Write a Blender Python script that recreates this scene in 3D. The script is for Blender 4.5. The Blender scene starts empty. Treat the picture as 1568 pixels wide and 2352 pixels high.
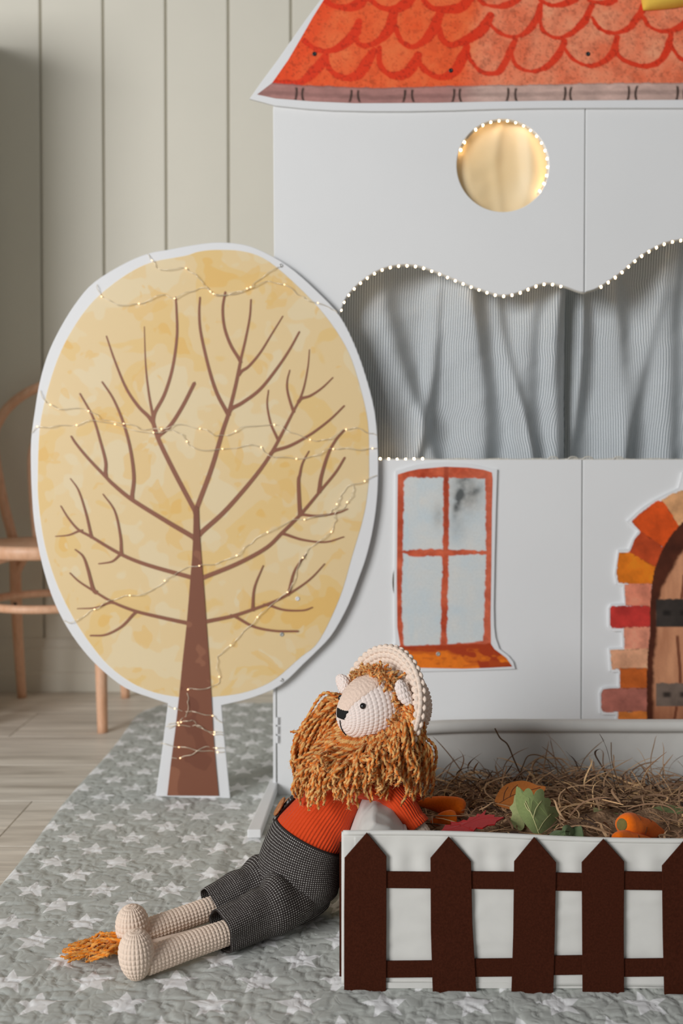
import bpy, bmesh, math, random
import numpy as np
from mathutils import Vector, Matrix, Quaternion

# ------------------------------------------------------------------ camera, light, exposure
SC = bpy.context.scene
COL = SC.collection
F_PX, CX, CY0 = 2270.0, 784.0, 1119.5
CAM_H, PITCH = 0.65, math.radians(1.2)

cam_data = bpy.data.cameras.new('camera')
cam = bpy.data.objects.new('camera', cam_data)
COL.objects.link(cam)
cam.location = (0, 0, CAM_H)
cam.rotation_euler = (math.pi / 2 - PITCH, 0, 0)
cam_data.sensor_fit = 'HORIZONTAL'
cam_data.sensor_width = 24.0
cam_data.lens = F_PX / 1568 * 24.0
cam_data.shift_y = -(1176 - CY0) / 1568
cam_data.clip_start = 0.05
cam_data.dof.use_dof = True
cam_data.dof.focus_distance = 1.37
cam_data.dof.aperture_fstop = 3.6
SC.camera = cam

world = bpy.data.worlds.new('world')
SC.world = world
world.use_nodes = True
wbg = world.node_tree.nodes['Background']
wbg.inputs[0].default_value = (0.97, 0.985, 1.0, 1)
wbg.inputs[1].default_value = 0.165

wl = bpy.data.lights.new('window_left_offscreen', 'AREA')   # the room's daylight window, left of and behind the camera
wl.shape = 'RECTANGLE'; wl.size = 2.4; wl.size_y = 1.8
wl.energy = 226; wl.color = (0.99, 0.99, 1.0)
wlo = bpy.data.objects.new('window_left_offscreen', wl)
COL.objects.link(wlo)
wlo.location = (-3.4, -2.2, 1.85)
wlo.rotation_euler = (Vector((0.05, 1.8, 0.45)) - wlo.location).to_track_quat('-Z', 'Y').to_euler()

SC.view_settings.view_transform = 'Standard'
SC.view_settings.look = 'None'
SC.view_settings.gamma = 1.0
SC.view_settings.use_curve_mapping = False
SC.view_settings.exposure = -0.07

random.seed(7)
RNG = np.random.default_rng(11)

# ------------------------------------------------------------------ helpers
def W(px, py, Y):
    """pixel of the photograph -> point on the upright plane at distance Y (metres)"""
    dx = (px - CX) / F_PX; dy = -(py - CY0) / F_PX
    cp, sp = math.cos(PITCH), math.sin(PITCH)
    v = (dx, cp + dy * sp, -sp + dy * cp)
    k = Y / v[1]
    return Vector((v[0] * k, Y, CAM_H + v[2] * k))

def WXZ(pts, Y):
    return [(W(a, b, Y).x, W(a, b, Y).z) for a, b in pts]

def lin(r, g, b):
    def c(v):
        v /= 255.0
        return v / 12.92 if v <= 0.04045 else ((v + 0.055) / 1.055) ** 2.4
    return np.array([c(r), c(g), c(b)])

KEY = 0.70          # a white of 0.82 comes out near the photograph's white
def A(r, g, b):     # photographed sRGB -> albedo
    v = lin(r, g, b) / KEY; v = v * min(1.0, 0.84 / v.max())
    return (float(v[0]), float(v[1]), float(v[2]), 1.0)

def mk(name, V, F, mat=None, parent=None, smooth=True, uv=None, col=None, flat_list=None):
    """V (n,3); F list of index arrays (k,3)/(k,4) or lists of polygons"""
    me = bpy.data.meshes.new(name)
    V = np.asarray(V, dtype=np.float32).reshape(-1, 3)
    loops = []; starts = []; n = 0
    for f in F:
        if isinstance(f, np.ndarray):
            k = f.shape[1]
            loops.append(f.astype(np.int32).ravel())
            starts.append(n + k * np.arange(f.shape[0], dtype=np.int32)); n += f.size
        else:
            loops.append(np.asarray(f, dtype=np.int32)); starts.append(np.array([n], dtype=np.int32)); n += len(f)
    loops = np.concatenate(loops); starts = np.concatenate(starts)
    me.vertices.add(len(V)); me.vertices.foreach_set('co', V.ravel())
    me.loops.add(len(loops)); me.loops.foreach_set('vertex_index', loops)
    me.polygons.add(len(starts)); me.polygons.foreach_set('loop_start', starts)
    me.update(calc_edges=True)
    me.polygons.foreach_set('use_smooth', np.full(len(starts), smooth, dtype=bool))
    if uv is not None:
        l = me.uv_layers.new(name='uv')
        l.data.foreach_set('uv', np.asarray(uv, dtype=np.float32).ravel())
    if col is not None:
        ca = me.color_attributes.new('paint', 'FLOAT_COLOR', 'POINT')
        c = np.ones((len(V), 4), dtype=np.float32); c[:, :3] = np.asarray(col)[:, :3]
        ca.data.foreach_set('color', c.ravel())
    me.validate(clean_customdata=False)
    o = bpy.data.objects.new(name, me)
    COL.objects.link(o)
    if mat: me.materials.append(mat)
    if parent: adopt(o, parent)
    return o

def adopt(o, parent):
    o.parent = parent
    # meshes are modelled in world coordinates; only the root Empty is offset
    M = parent.matrix_basis.inverted() if parent.parent is None else Matrix.Identity(4)
    o.matrix_parent_inverse = M

def thing(name, label, cat, loc, group=None):
    o = bpy.data.objects.new(name, None); COL.objects.link(o)
    o.location = loc; o.empty_display_size = 0.05
    return tag(o, label, cat, group)

def tag(o, label=None, cat=None, group=None, kind=None):
    if label: o['label'] = label
    if cat: o['category'] = cat
    if group: o['group'] = group
    if kind: o['kind'] = kind
    return o

def grid_faces(n, m, closed=False, base=0):
    i = np.arange(n - 1)[:, None]; j = np.arange(m if closed else m - 1)[None, :]
    a = i * m + j; b = i * m + (j + 1) % m; c = (i + 1) * m + (j + 1) % m; d = (i + 1) * m + j
    return np.stack([a + 0 * b, b + 0 * a, c + 0 * a, d + 0 * a], -1).reshape(-1, 4) + base

def grid_uv(U, Vv, closed=False):
    """U,Vv: (n, m+1) when closed else (n,m); per-loop uv in the order of grid_faces"""
    P = np.stack([U, Vv], -1)
    return np.stack([P[:-1, :-1], P[:-1, 1:], P[1:, 1:], P[1:, :-1]], 2).reshape(-1, 2)

def catmull(pts, n):
    P = np.asarray(pts, float)
    if len(P) == 2:
        t = np.linspace(0, 1, n)[:, None]; return P[0] * (1 - t) + P[1] * t
    E = np.vstack([2 * P[0] - P[1], P, 2 * P[-1] - P[-2]])
    t = np.linspace(0, len(P) - 1, n); k = np.minimum(t.astype(int), len(P) - 2); u = (t - k)[:, None]
    p0, p1, p2, p3 = E[k], E[k + 1], E[k + 2], E[k + 3]
    return 0.5 * (2 * p1 + (p2 - p0) * u + (2 * p0 - 5 * p1 + 4 * p2 - p3) * u ** 2 + (3 * p1 - p0 - 3 * p2 + p3) * u ** 3)

def frames(P, hint=(0, 0, 1)):
    T = np.gradient(P, axis=0); T /= np.linalg.norm(T, axis=1)[:, None] + 1e-12
    N = np.zeros_like(P); h = np.asarray(hint, float)
    h = h - T[0] * np.dot(h, T[0])
    if np.linalg.norm(h) < 1e-4:
        h = np.cross(T[0], (1, 0.3, 0.2))
    N[0] = h / np.linalg.norm(h)
    for i in range(1, len(P)):
        v = N[i - 1] - T[i] * np.dot(N[i - 1], T[i]); N[i] = v / (np.linalg.norm(v) + 1e-12)
    return T, N, np.cross(T, N)

def sweep(P, R, m, hint=(0, 0, 1), disp=None, R2=None):
    """tube grid (n,m,3) along P; theta 0 at the hint direction; disp(s, theta) metres outward"""
    P = np.asarray(P, float); n = len(P)
    R = np.broadcast_to(np.asarray(R, float), (n,)); R2 = R if R2 is None else np.broadcast_to(np.asarray(R2, float), (n,))
    T, N, B = frames(P, hint)
    th = np.linspace(0, 2 * math.pi, m, endpoint=False)
    s = np.concatenate([[0], np.cumsum(np.linalg.norm(np.diff(P, axis=0), axis=1))])
    d = 0 if disp is None else disp(s[:, None], th[None, :])
    a = (R[:, None] + d) * np.cos(th)[None]; b = (R2[:, None] + d) * np.sin(th)[None]
    V = P[:, None, :] + N[:, None, :] * a[..., None] + B[:, None, :] * b[..., None]
    return V, s, th

def tube_obj(name, P, R, m, mat, parent=None, hint=(0, 0, 1), disp=None, R2=None, cap=True, col=None):
    V, s, th = sweep(P, R, m, hint, disp, R2)
    n = len(s)
    Rm = float(np.mean(R))
    U, S = np.meshgrid(np.linspace(0, 2 * math.pi * Rm, m + 1), s)
    F = [grid_faces(n, m, True)]
    uv = [grid_uv(U, S, True)]
    if cap:
        F += [list(range(m))[::-1], list(range((n - 1) * m, n * m))]
        uv += [np.zeros((m, 2)), np.zeros((m, 2))]
    return mk(name, V.reshape(-1, 3), F, mat, parent, True, np.concatenate(uv), col)

class Soup:
    """collects tubes, ribbons and boxes that make up ONE part"""
    def __init__(s): s.V = []; s.F = []; s.C = []; s.n = 0
    def add(s, V, F, C=None):
        V = np.asarray(V, float).reshape(-1, 3)
        for f in F:
            s.F.append(f + s.n if isinstance(f, np.ndarray) else [q + s.n for q in f])
        s.V.append(V); s.n += len(V)
        s.C.append(np.ones((len(V), 3)) if C is None else np.broadcast_to(np.asarray(C, float), (len(V), 3)))
    def tube(s, P, R, m=6, C=None, hint=(0, 0, 1), cap=True, disp=None):
        V, L, th = sweep(P, R, m, hint, disp); n = len(L)
        F = [grid_faces(n, m, True)]
        if cap: F += [list(range(m))[::-1], list(range((n - 1) * m, n * m))]
        s.add(V, F, C)
    def box(s, lo, hi, C=None):
        x0, y0, z0 = lo; x1, y1, z1 = hi
        s.add([(x0, y0, z0), (x1, y0, z0), (x1, y1, z0), (x0, y1, z0), (x0, y0, z1), (x1, y0, z1), (x1, y1, z1), (x0, y1, z1)],
              [np.array([[0, 3, 2, 1], [4, 5, 6, 7], [0, 1, 5, 4], [1, 2, 6, 5], [2, 3, 7, 6], [3, 0, 4, 7]])], C)
    def build(s, name, mat, parent=None, smooth=True, colored=False):
        return mk(name, np.concatenate(s.V), s.F, mat, parent, smooth, None, np.concatenate(s.C) if colored else None)

def bev(o, w, seg=2):
    b = o.modifiers.new('bevel', 'BEVEL'); b.width = w; b.segments = seg; b.limit_method = 'ANGLE'
    return o

def box(name, lo, hi, mat, parent=None, bevel=0.0):
    s = Soup(); s.box(lo, hi); o = s.build(name, mat, parent, smooth=False)
    if bevel: bev(o, bevel)
    return o

def board(name, loops, y_front, thick, mat, parent=None, bevel=0.0007):
    """flat cut-out: loops of (x,z) in metres (first outer, others holes), extruded away from the camera"""
    cu = bpy.data.curves.new(name, 'CURVE'); cu.dimensions = '2D'; cu.fill_mode = 'BOTH'
    cu.extrude = thick / 2 - bevel; cu.bevel_depth = bevel; cu.bevel_resolution = 1
    for lp in loops:
        sp = cu.splines.new('POLY'); sp.points.add(len(lp) - 1); sp.use_cyclic_u = True
        for p, (x, z) in zip(sp.points, lp): p.co = (x, z, 0, 1)
    tmp = bpy.data.objects.new('tmp', cu); COL.objects.link(tmp)
    dg = bpy.context.evaluated_depsgraph_get()
    me = bpy.data.meshes.new_from_object(tmp.evaluated_get(dg))
    bpy.data.objects.remove(tmp); bpy.data.curves.remove(cu)
    me.transform(Matrix.Translation((0, y_front + thick / 2, 0)) @ Matrix.Rotation(math.pi / 2, 4, 'X'))
    me.name = name
    for p in me.polygons: p.use_smooth = False
    me.materials.clear(); me.materials.append(mat)
    o = bpy.data.objects.new(name, me); COL.objects.link(o)
    if parent: adopt(o, parent)
    return o

def smooth_loop(pts, n):
    P = np.asarray(pts, float); k = len(P)
    E = np.vstack([P[-2:], P, P[:3]])
    t = np.linspace(0, k, n, endpoint=False); i = t.astype(int); u = (t - i)[:, None]
    p0, p1, p2, p3 = E[i + 1], E[i + 2], E[i + 3], E[i + 4]
    return 0.5 * (2 * p1 + (p2 - p0) * u + (2 * p0 - 5 * p1 + 4 * p2 - p3) * u ** 2 + (3 * p1 - p0 - 3 * p2 + p3) * u ** 3)

# ---- 2D painting helpers (flat prints carried as a colour attribute)
def vnoise(x, y, seed=0):
    xi = np.floor(x).astype(np.int64); yi = np.floor(y).astype(np.int64)
    fx = x - xi; fy = y - yi; fx = fx * fx * (3 - 2 * fx); fy = fy * fy * (3 - 2 * fy)
    def h(a, b):
        v = (a * 374761393 + b * 668265263 + seed * 974711) & 0xffffffff
        v = ((v ^ (v >> 13)) * 1274126177) & 0xffffffff
        return ((v ^ (v >> 16)) & 0xffff) / 65535.0
    return (h(xi, yi) * (1 - fx) + h(xi + 1, yi) * fx) * (1 - fy) + (h(xi, yi + 1) * (1 - fx) + h(xi + 1, yi + 1) * fx) * fy

def fbm(x, y, sc, seed=0, oct=4):
    v = 0; a = 0.5; t = 0
    for k in range(oct):
        v = v + a * vnoise(x / sc, y / sc, seed + k * 17); t += a; a *= 0.55; sc *= 0.5
    return np.clip((v / t - 0.5) * 1.55 + 0.5, 0, 1)

def dist_poly(X, Y, pts):
    """distance to an open polyline, and the fraction along it"""
    D = np.full(X.shape, 1e9); Tt = np.zeros(X.shape); pts = np.asarray(pts, float)
    L = np.concatenate([[0], np.cumsum(np.hypot(*np.diff(pts, axis=0).T))])
    for k in range(len(pts) - 1):
        a, b = pts[k], pts[k + 1]; d = b - a; q = d @ d + 1e-9
        t = np.clip(((X - a[0]) * d[0] + (Y - a[1]) * d[1]) / q, 0, 1)
        dd = np.hypot(X - a[0] - t * d[0], Y - a[1] - t * d[1])
        w = dd < D; D = np.where(w, dd, D); Tt = np.where(w, (L[k] + t * math.sqrt(q)) / L[-1], Tt)
    return D, Tt

def inside(X, Y, poly):
    poly = np.asarray(poly, float); r = np.zeros(X.shape, bool); j = len(poly) - 1
    for i in range(len(poly)):
        xi, yi = poly[i]; xj, yj = poly[j]
        c = ((yi > Y) != (yj > Y)) & (X < (xj - xi) * (Y - yi) / (yj - yi + 1e-12) + xi)
        r ^= c; j = i
    return r

def sdf(X, Y, poly):
    p = list(poly) + [poly[0]]
    d, _ = dist_poly(X, Y, p)
    return np.where(inside(X, Y, poly), -d, d)

def sstep(a, b, x):
    t = np.clip((x - a) / (b - a), 0, 1); return t * t * (3 - 2 * t)

def print_sheet(name, outline, Yp, step, paint, mat, parent):
    """thin printed sheet: grid snapped to the outline (pixels), coloured by paint(X,Y)->(n,3)"""
    o = np.asarray(outline, float)
    x0, y0 = o.min(0) - step; x1, y1 = o.max(0) + step
    gx = np.arange(x0, x1 + step, step); gy = np.arange(y0, y1 + step, step)
    X, Y = np.meshgrid(gx, gy)
    ins = inside(X, Y, o)
    # snap outside neighbours to the outline
    p = np.vstack([o, o[:1]]); near = np.full(X.shape, 1e9); NX = X.copy(); NY = Y.copy()
    for k in range(len(p) - 1):
        a, b = p[k], p[k + 1]; d = b - a; q = d @ d + 1e-9
        t = np.clip(((X - a[0]) * d[0] + (Y - a[1]) * d[1]) / q, 0, 1)
        qx = a[0] + t * d[0]; qy = a[1] + t * d[1]; dd = np.hypot(X - qx, Y - qy)
        w = dd < near; near = np.where(w, dd, near); NX = np.where(w, qx, NX); NY = np.where(w, qy, NY)
    X = np.where(ins, X, NX); Y = np.where(ins, Y, NY)
    n, m = X.shape
    F = grid_faces(n, m)
    keep = ins.ravel()[F].any(1)
    F = F[keep]
    used = np.unique(F); re = -np.ones(n * m, int); re[used] = np.arange(len(used)); F = re[F]
    x = X.ravel()[used]; y = Y.ravel()[used]
    c = paint(x, y)
    dx = (x - CX) / F_PX; dy = -(y - CY0) / F_PX
    cp, sp = math.cos(PITCH), math.sin(PITCH)
    vy = cp + dy * sp; k = Yp / vy
    V = np.stack([dx * k, np.full_like(x, Yp), CAM_H + (-sp + dy * cp) * k], -1)
    return mk(name, V, [F], mat, parent, False, None, c)

# ------------------------------------------------------------------ materials
def nodes(m):
    m.use_nodes = True
    nt = m.node_tree
    return nt, nt.nodes['Principled BSDF']

def N(nt, t, **kw):
    n = nt.nodes.new(t)
    for k, v in kw.items():
        if k.startswith('i_'):
            n.inputs[k[2:].replace('_', ' ')].default_value = v
        else: setattr(n, k, v)
    return n

def math_n(nt, op, a, b=None, c=None, clamp=False):
    n = nt.nodes.new('ShaderNodeMath'); n.operation = op; n.use_clamp = clamp
    for i, v in enumerate((a, b, c)):
        if v is None: continue
        if isinstance(v, (int, float)): n.inputs[i].default_value = v
        else: nt.links.new(v, n.inputs[i])
    return n.outputs[0]

def mixc(nt, fac, a, b, mode='MIX'):
    n = nt.nodes.new('ShaderNodeMix'); n.data_type = 'RGBA'; n.blend_type = mode
    for s, v in ((n.inputs['Factor'], fac), (n.inputs[6], a), (n.inputs[7], b)):
        if isinstance(v, (int, float, tuple)): s.default_value = v
        else: nt.links.new(v, s)
    return n.outputs[2]

def coords(nt, kind='Object'):
    return nt.nodes.new('ShaderNodeTexCoord').outputs[kind]

def noise(nt, co, scale, detail=3, rough=0.5, dist=0.0, stretch=None):
    if stretch:
        mp = nt.nodes.new('ShaderNodeMapping'); mp.inputs['Scale'].default_value = stretch
        nt.links.new(co, mp.inputs[0]); co = mp.outputs[0]
    n = nt.nodes.new('ShaderNodeTexNoise'); n.inputs['Scale'].default_value = scale
    n.inputs['Detail'].default_value = detail; n.inputs['Roughness'].default_value = rough
    n.inputs['Distortion'].default_value = dist
    nt.links.new(co, n.inputs['Vector']); return n.outputs[0]

def ramp(nt, fac, stops, interp='LINEAR'):
    n = nt.nodes.new('ShaderNodeValToRGB'); n.color_ramp.interpolation = interp
    e = n.color_ramp.elements
    while len(e) < len(stops): e.new(0.5)
    for q, (p, c) in zip(e, stops): q.position = p; q.color = c
    nt.links.new(fac, n.inputs[0]); return n.outputs[0]

def bump(nt, h, bsdf, strength=0.3, dist=0.001):
    b = nt.nodes.new('ShaderNodeBump'); b.inputs['Strength'].default_value = strength; b.inputs['Distance'].default_value = dist
    nt.links.new(h, b.inputs['Height']); nt.links.new(b.outputs[0], bsdf.inputs['Normal'])

def simple(name, c, rough=0.6, var=0.12, vscale=30, bscale=None, bstr=0.2, bdist=0.001, spec=0.4, metal=0.0, sheen=0.0, stretch=None):
    m = bpy.data.materials.new(name); nt, b = nodes(m)
    co = coords(nt)
    nz = noise(nt, co, vscale, 4, stretch=stretch)
    d = tuple(v * (1 - var) for v in c[:3]) + (1,); l = tuple(min(v * (1 + var), 1) for v in c[:3]) + (1,)
    nt.links.new(ramp(nt, nz, [(0.25, d), (0.75, l)]), b.inputs['Base Color'])
    b.inputs['Roughness'].default_value = rough; b.inputs['Metallic'].default_value = metal
    b.inputs['Specular IOR Level'].default_value = spec
    if sheen: b.inputs['Sheen Weight'].default_value = sheen; b.inputs['Sheen Roughness'].default_value = 0.6
    if bscale: bump(nt, noise(nt, co, bscale, 3), b, bstr, bdist)
    return m

def emit(name, c, s):
    m = bpy.data.materials.new(name); nt, b = nodes(m)
    b.inputs['Base Color'].default_value = c; b.inputs['Emission Color'].default_value = c
    b.inputs['Emission Strength'].default_value = s
    return m

def painted(name, rough=0.55, grain=0.06, gscale=260, spec=0.3):
    m = bpy.data.materials.new(name); nt, b = nodes(m)
    at = N(nt, 'ShaderNodeAttribute', attribute_name='paint')
    g = noise(nt, coords(nt), gscale, 3)
    gr = ramp(nt, g, [(0.2, (1 - grain,) * 3 + (1,)), (0.8, (1 + grain,) * 3 + (1,))])
    nt.links.new(mixc(nt, 1.0, at.outputs[0], gr, 'MULTIPLY'), b.inputs['Base Color'])
    b.inputs['Roughness'].default_value = rough; b.inputs['Specular IOR Level'].default_value = spec
    return m

M = {}
M['wall'] = simple('wall_paint', A(197, 193, 180), 0.55, 0.03, 3, 60, 0.08, 0.001)
M['base'] = M['wall']     # same paint as the boards
M['groove'] = M['wall']
M['white'] = simple('white_board_paint', A(207, 208, 208), 0.5, 0.012, 6, 45, 0.12, 0.0015)
M['white_edge'] = simple('white_foam_board', A(216, 217, 218), 0.5, 0.012, 12)
M['screw_dark'] = simple('dark_screw', (0.015, 0.015, 0.016, 1), 0.35, 0.1, 200, spec=0.5)
M['screw_grey'] = simple('grey_screw_cap', A(150, 150, 145), 0.4, 0.08, 200, metal=0.3)
M['steel'] = simple('steel', A(170, 170, 168), 0.3, 0.05, 120, metal=0.9)
M['print'] = painted('watercolour_print')
M['branch'] = simple('brown_print', A(126, 82, 62), 0.5, 0.06, 10)
M['led'] = emit('warm_led', (1.0, 0.68, 0.36, 1), 26.0)
M['led_off'] = simple('clear_led', A(196, 190, 176), 0.25, 0.05, 100, spec=0.7)
M['led_small'] = emit('warm_led_small', (1.0, 0.66, 0.36, 1), 2.8)
M['cord'] = simple('clear_cord', A(180, 176, 165), 0.25, 0.05, 100, spec=0.7)
M['wire'] = simple('silver_wire', A(216, 204, 180), 0.3, 0.04, 100, metal=0.4, spec=0.6)
M['felt_brown'] = simple('brown_felt', A(54, 25, 15), 0.98, 0.25, 420, 700, 0.6, 0.0008, 0.05)
M['box_cloth'] = simple('white_cotton', A(186, 185, 180), 0.9, 0.03, 40, 900, 0.15, 0.0004, 0.15)
M['box_lining'] = M['box_cloth']
M['yellow'] = simple('yellow_cotton', A(226, 186, 78), 0.8, 0.06, 60, 500, 0.2, 0.0005, 0.2)
M['chair'] = None

def wood(name, dark, light, scale=6, stretch=(1, 14, 14), rough=0.5, randomise=True, bstr=0.1):
    m = bpy.data.materials.new(name); nt, b = nodes(m)
    co = coords(nt)
    if randomise:
        oi = nt.nodes.new('ShaderNodeObjectInfo')
        va = nt.nodes.new('ShaderNodeVectorMath'); va.operation = 'ADD'
        sc = nt.nodes.new('ShaderNodeVectorMath'); sc.operation = 'SCALE'; sc.inputs['Scale'].default_value = 9.0
        cmb = nt.nodes.new('ShaderNodeCombineXYZ')
        nt.links.new(oi.outputs['Random'], cmb.inputs[0]); nt.links.new(oi.outputs['Random'], cmb.inputs[1])
        nt.links.new(cmb.outputs[0], sc.inputs[0]); nt.links.new(co, va.inputs[0]); nt.links.new(sc.outputs[0], va.inputs[1])
        co = va.outputs[0]
    a = noise(nt, co, scale, 5, 0.6, 0.6, stretch)
    c1 = ramp(nt, a, [(0.3, dark), (0.62, light)])
    f = noise(nt, co, scale * 5, 4, 0.6, 0, stretch)
    fr = ramp(nt, f, [(0.3, (0.88, 0.88, 0.88, 1)), (0.6, (1.03, 1.03, 1.03, 1))])
    nt.links.new(mixc(nt, 1.0, c1, fr, 'MULTIPLY'), b.inputs['Base Color'])
    b.inputs['Roughness'].default_value = rough; b.inputs['Specular IOR Level'].default_value = 0.35
    bump(nt, f, b, bstr, 0.0006)
    return m

M['floor'] = wood('grey_laminate', (0.52, 0.46, 0.38, 1), (0.90, 0.83, 0.72, 1), 3.0, (0.7, 9, 9), 0.45)
M['chair'] = wood('beech', A(190, 144, 112), A(214, 172, 142), 8, (6, 6, 1.2), 0.4, False, 0.04)

# rug: grey quilted cotton printed with white five-pointed stars
def rug_material():
    m = bpy.data.materials.new('star_quilt'); nt, b = nodes(m)
    co = coords(nt)
    wob = nt.nodes.new('ShaderNodeTexNoise'); wob.inputs['Scale'].default_value = 90; wob.inputs['Detail'].default_value = 2
    nt.links.new(co, wob.inputs['Vector'])
    sep = nt.nodes.new('ShaderNodeSeparateXYZ'); nt.links.new(co, sep.inputs[0])
    sx, sy, X0, Y0, R, ri = 0.1045, 0.107, -0.3655, 1.602, 0.0295, 0.0132
    e = (ri * math.cos(math.pi / 5) - R, ri * math.sin(math.pi / 5)); L = math.hypot(*e)
    nx, ny = e[1] / L, -e[0] / L
    out = None
    for ox, oy in ((0, 0), (sx / 2, sy / 2)):
        def cell(v, o, s):
            q = math_n(nt, 'ADD', v, -o + s / 2 + 40 * s)
            return math_n(nt, 'SUBTRACT', math_n(nt, 'MODULO', q, s), s / 2)
        x = cell(sep.outputs[0], X0 + ox, sx); y = cell(sep.outputs[1], Y0 + oy, sy)
        r = math_n(nt, 'SQRT', math_n(nt, 'ADD', math_n(nt, 'MULTIPLY', x, x), math_n(nt, 'MULTIPLY', y, y)))
        a = math_n(nt, 'ADD', math_n(nt, 'ARCTAN2', x, y), math.pi / 5 + 4 * math.pi + 0.10)
        a5 = math_n(nt, 'ABSOLUTE', math_n(nt, 'SUBTRACT', math_n(nt, 'MODULO', a, 2 * math.pi / 5), math.pi / 5))
        qx = math_n(nt, 'MULTIPLY', r, math_n(nt, 'COSINE', a5)); qy = math_n(nt, 'MULTIPLY', r, math_n(nt, 'SINE', a5))
        d = math_n(nt, 'ADD', math_n(nt, 'MULTIPLY', math_n(nt, 'SUBTRACT', qx, R), nx), math_n(nt, 'MULTIPLY', qy, ny))
        out = d if out is None else math_n(nt, 'MINIMUM', out, d)
    d = math_n(nt, 'ADD', out, math_n(nt, 'MULTIPLY', math_n(nt, 'SUBTRACT', wob.outputs[0], 0.5), 0.0022))
    mask = math_n(nt, 'ADD', math_n(nt, 'MULTIPLY', d, -800.0), 0.5, clamp=True)
    th = noise(nt, co, 700, 2, 0.7)
    th2 = noise(nt, co, 14, 3)
    grey = mixc(nt, th2, A(144, 147, 142), A(164, 166, 160))
    grey = mixc(nt, math_n(nt, 'MULTIPLY', th, 0.45), grey, A(186, 188, 182))
    wht = mixc(nt, th, (0.86, 0.86, 0.85, 1), (0.92, 0.92, 0.91, 1))
    nt.links.new(mixc(nt, mask, grey, wht), b.inputs['Base Color'])
    b.inputs['Roughness'].default_value = 0.95; b.inputs['Specular IOR Level'].default_value = 0.1
    b.inputs['Sheen Weight'].default_value = 0.1
    q1 = noise(nt, co, 48, 0.6, 0.5, 0.9); q2 = noise(nt, co, 300, 2)
    v1 = math_n(nt, 'MINIMUM', math_n(nt, 'MULTIPLY', math_n(nt, 'ABSOLUTE', math_n(nt, 'SUBTRACT', q1, 0.5)), 6.0), 1.0)
    bump(nt, math_n(nt, 'ADD', math_n(nt, 'POWER', v1, 0.8), math_n(nt, 'MULTIPLY', q2, 0.12)), b, 0.16, 0.004)
    return m
M['rug'] = rug_material()

def crown_material():
    m = bpy.data.materials.new('crown_print'); nt, b = nodes(m)
    co = coords(nt)
    n1 = noise(nt, co, 9.5, 2.2, 0.55, 0.35); 
    mp = nt.nodes.new('ShaderNodeMapping'); mp.inputs['Location'].default_value = (3.1, 1.7, 5.2); nt.links.new(co, mp.inputs[0])
    n2 = noise(nt, mp.outputs[0], 13, 2.6, 0.6, 0.5)
    c0, c1, c2, c3 = A(220, 195, 148), A(215, 185, 127), A(210, 173, 105), A(224, 205, 166)
    a = ramp(nt, n1, [(0.0, c3), (0.405, c3), (0.415, c0), (0.55, c0), (0.56, c1), (0.645, c1), (0.655, c2)])
    k = ramp(nt, n2, [(0.0, (0, 0, 0, 1)), (0.605, (0, 0, 0, 1)), (0.615, (0.55, 0.55, 0.55, 1))])
    c = mixc(nt, k, a, c2)
    k2 = ramp(nt, n2, [(0.0, (0.6, 0.6, 0.6, 1)), (0.37, (0.6, 0.6, 0.6, 1)), (0.38, (0, 0, 0, 1))])
    c = mixc(nt, k2, c, c3)
    nt.links.new(c, b.inputs['Base Color'])
    b.inputs['Roughness'].default_value = 0.42; b.inputs['Specular IOR Level'].default_value = 0.35
    bump(nt, noise(nt, co, 900, 2), b, 0.08, 0.0003)
    return m
M['crown'] = crown_material()

def trunk_material():
    m = bpy.data.materials.new('trunk_print'); nt, b = nodes(m)
    n1 = noise(nt, coords(nt), 12, 2.2, 0.5, 0.4)
    c = ramp(nt, n1, [(0.0, A(128, 82, 60)), (0.40, A(128, 82, 60)), (0.41, A(113, 69, 50)), (0.60, A(113, 69, 50)), (0.61, A(104, 61, 44))])
    nt.links.new(c, b.inputs['Base Color']); b.inputs['Roughness'].default_value = 0.45
    return m
M['trunk'] = trunk_material()

def stripe_material():
    m = bpy.data.materials.new('striped_cotton'); nt, b = nodes(m)
    uv = coords(nt, 'UV'); sep = nt.nodes.new('ShaderNodeSeparateXYZ'); nt.links.new(uv, sep.inputs[0])
    s = math_n(nt, 'SINE', math_n(nt, 'MULTIPLY', sep.outputs[0], 2 * math.pi / 0.0054))
    k = math_n(nt, 'ADD', math_n(nt, 'MULTIPLY', s, 1.3), 0.5, clamp=True)
    nt.links.new(mixc(nt, k, A(92, 101, 106), A(214, 218, 220)), b.inputs['Base Color'])
    b.inputs['Roughness'].default_value = 0.75; b.inputs['Specular IOR Level'].default_value = 0.3
    b.inputs['Sheen Weight'].default_value = 0.1
    bump(nt, noise(nt, coords(nt), 900, 2), b, 0.1, 0.0004)
    return m
M['stripe'] = stripe_material()

def gold_material():
    m = bpy.data.materials.new('gold_satin'); nt, b = nodes(m)
    nz = noise(nt, coords(nt), 6, 2)
    nt.links.new(ramp(nt, nz, [(0.3, (0.92, 0.70, 0.39, 1)), (0.7, (0.94, 0.78, 0.52, 1))]), b.inputs['Base Color'])
    b.inputs['Roughness'].default_value = 0.5; b.inputs['Metallic'].default_value = 0.0
    b.inputs['Sheen Weight'].default_value = 0.2
    return m
M['gold'] = gold_material()

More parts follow.
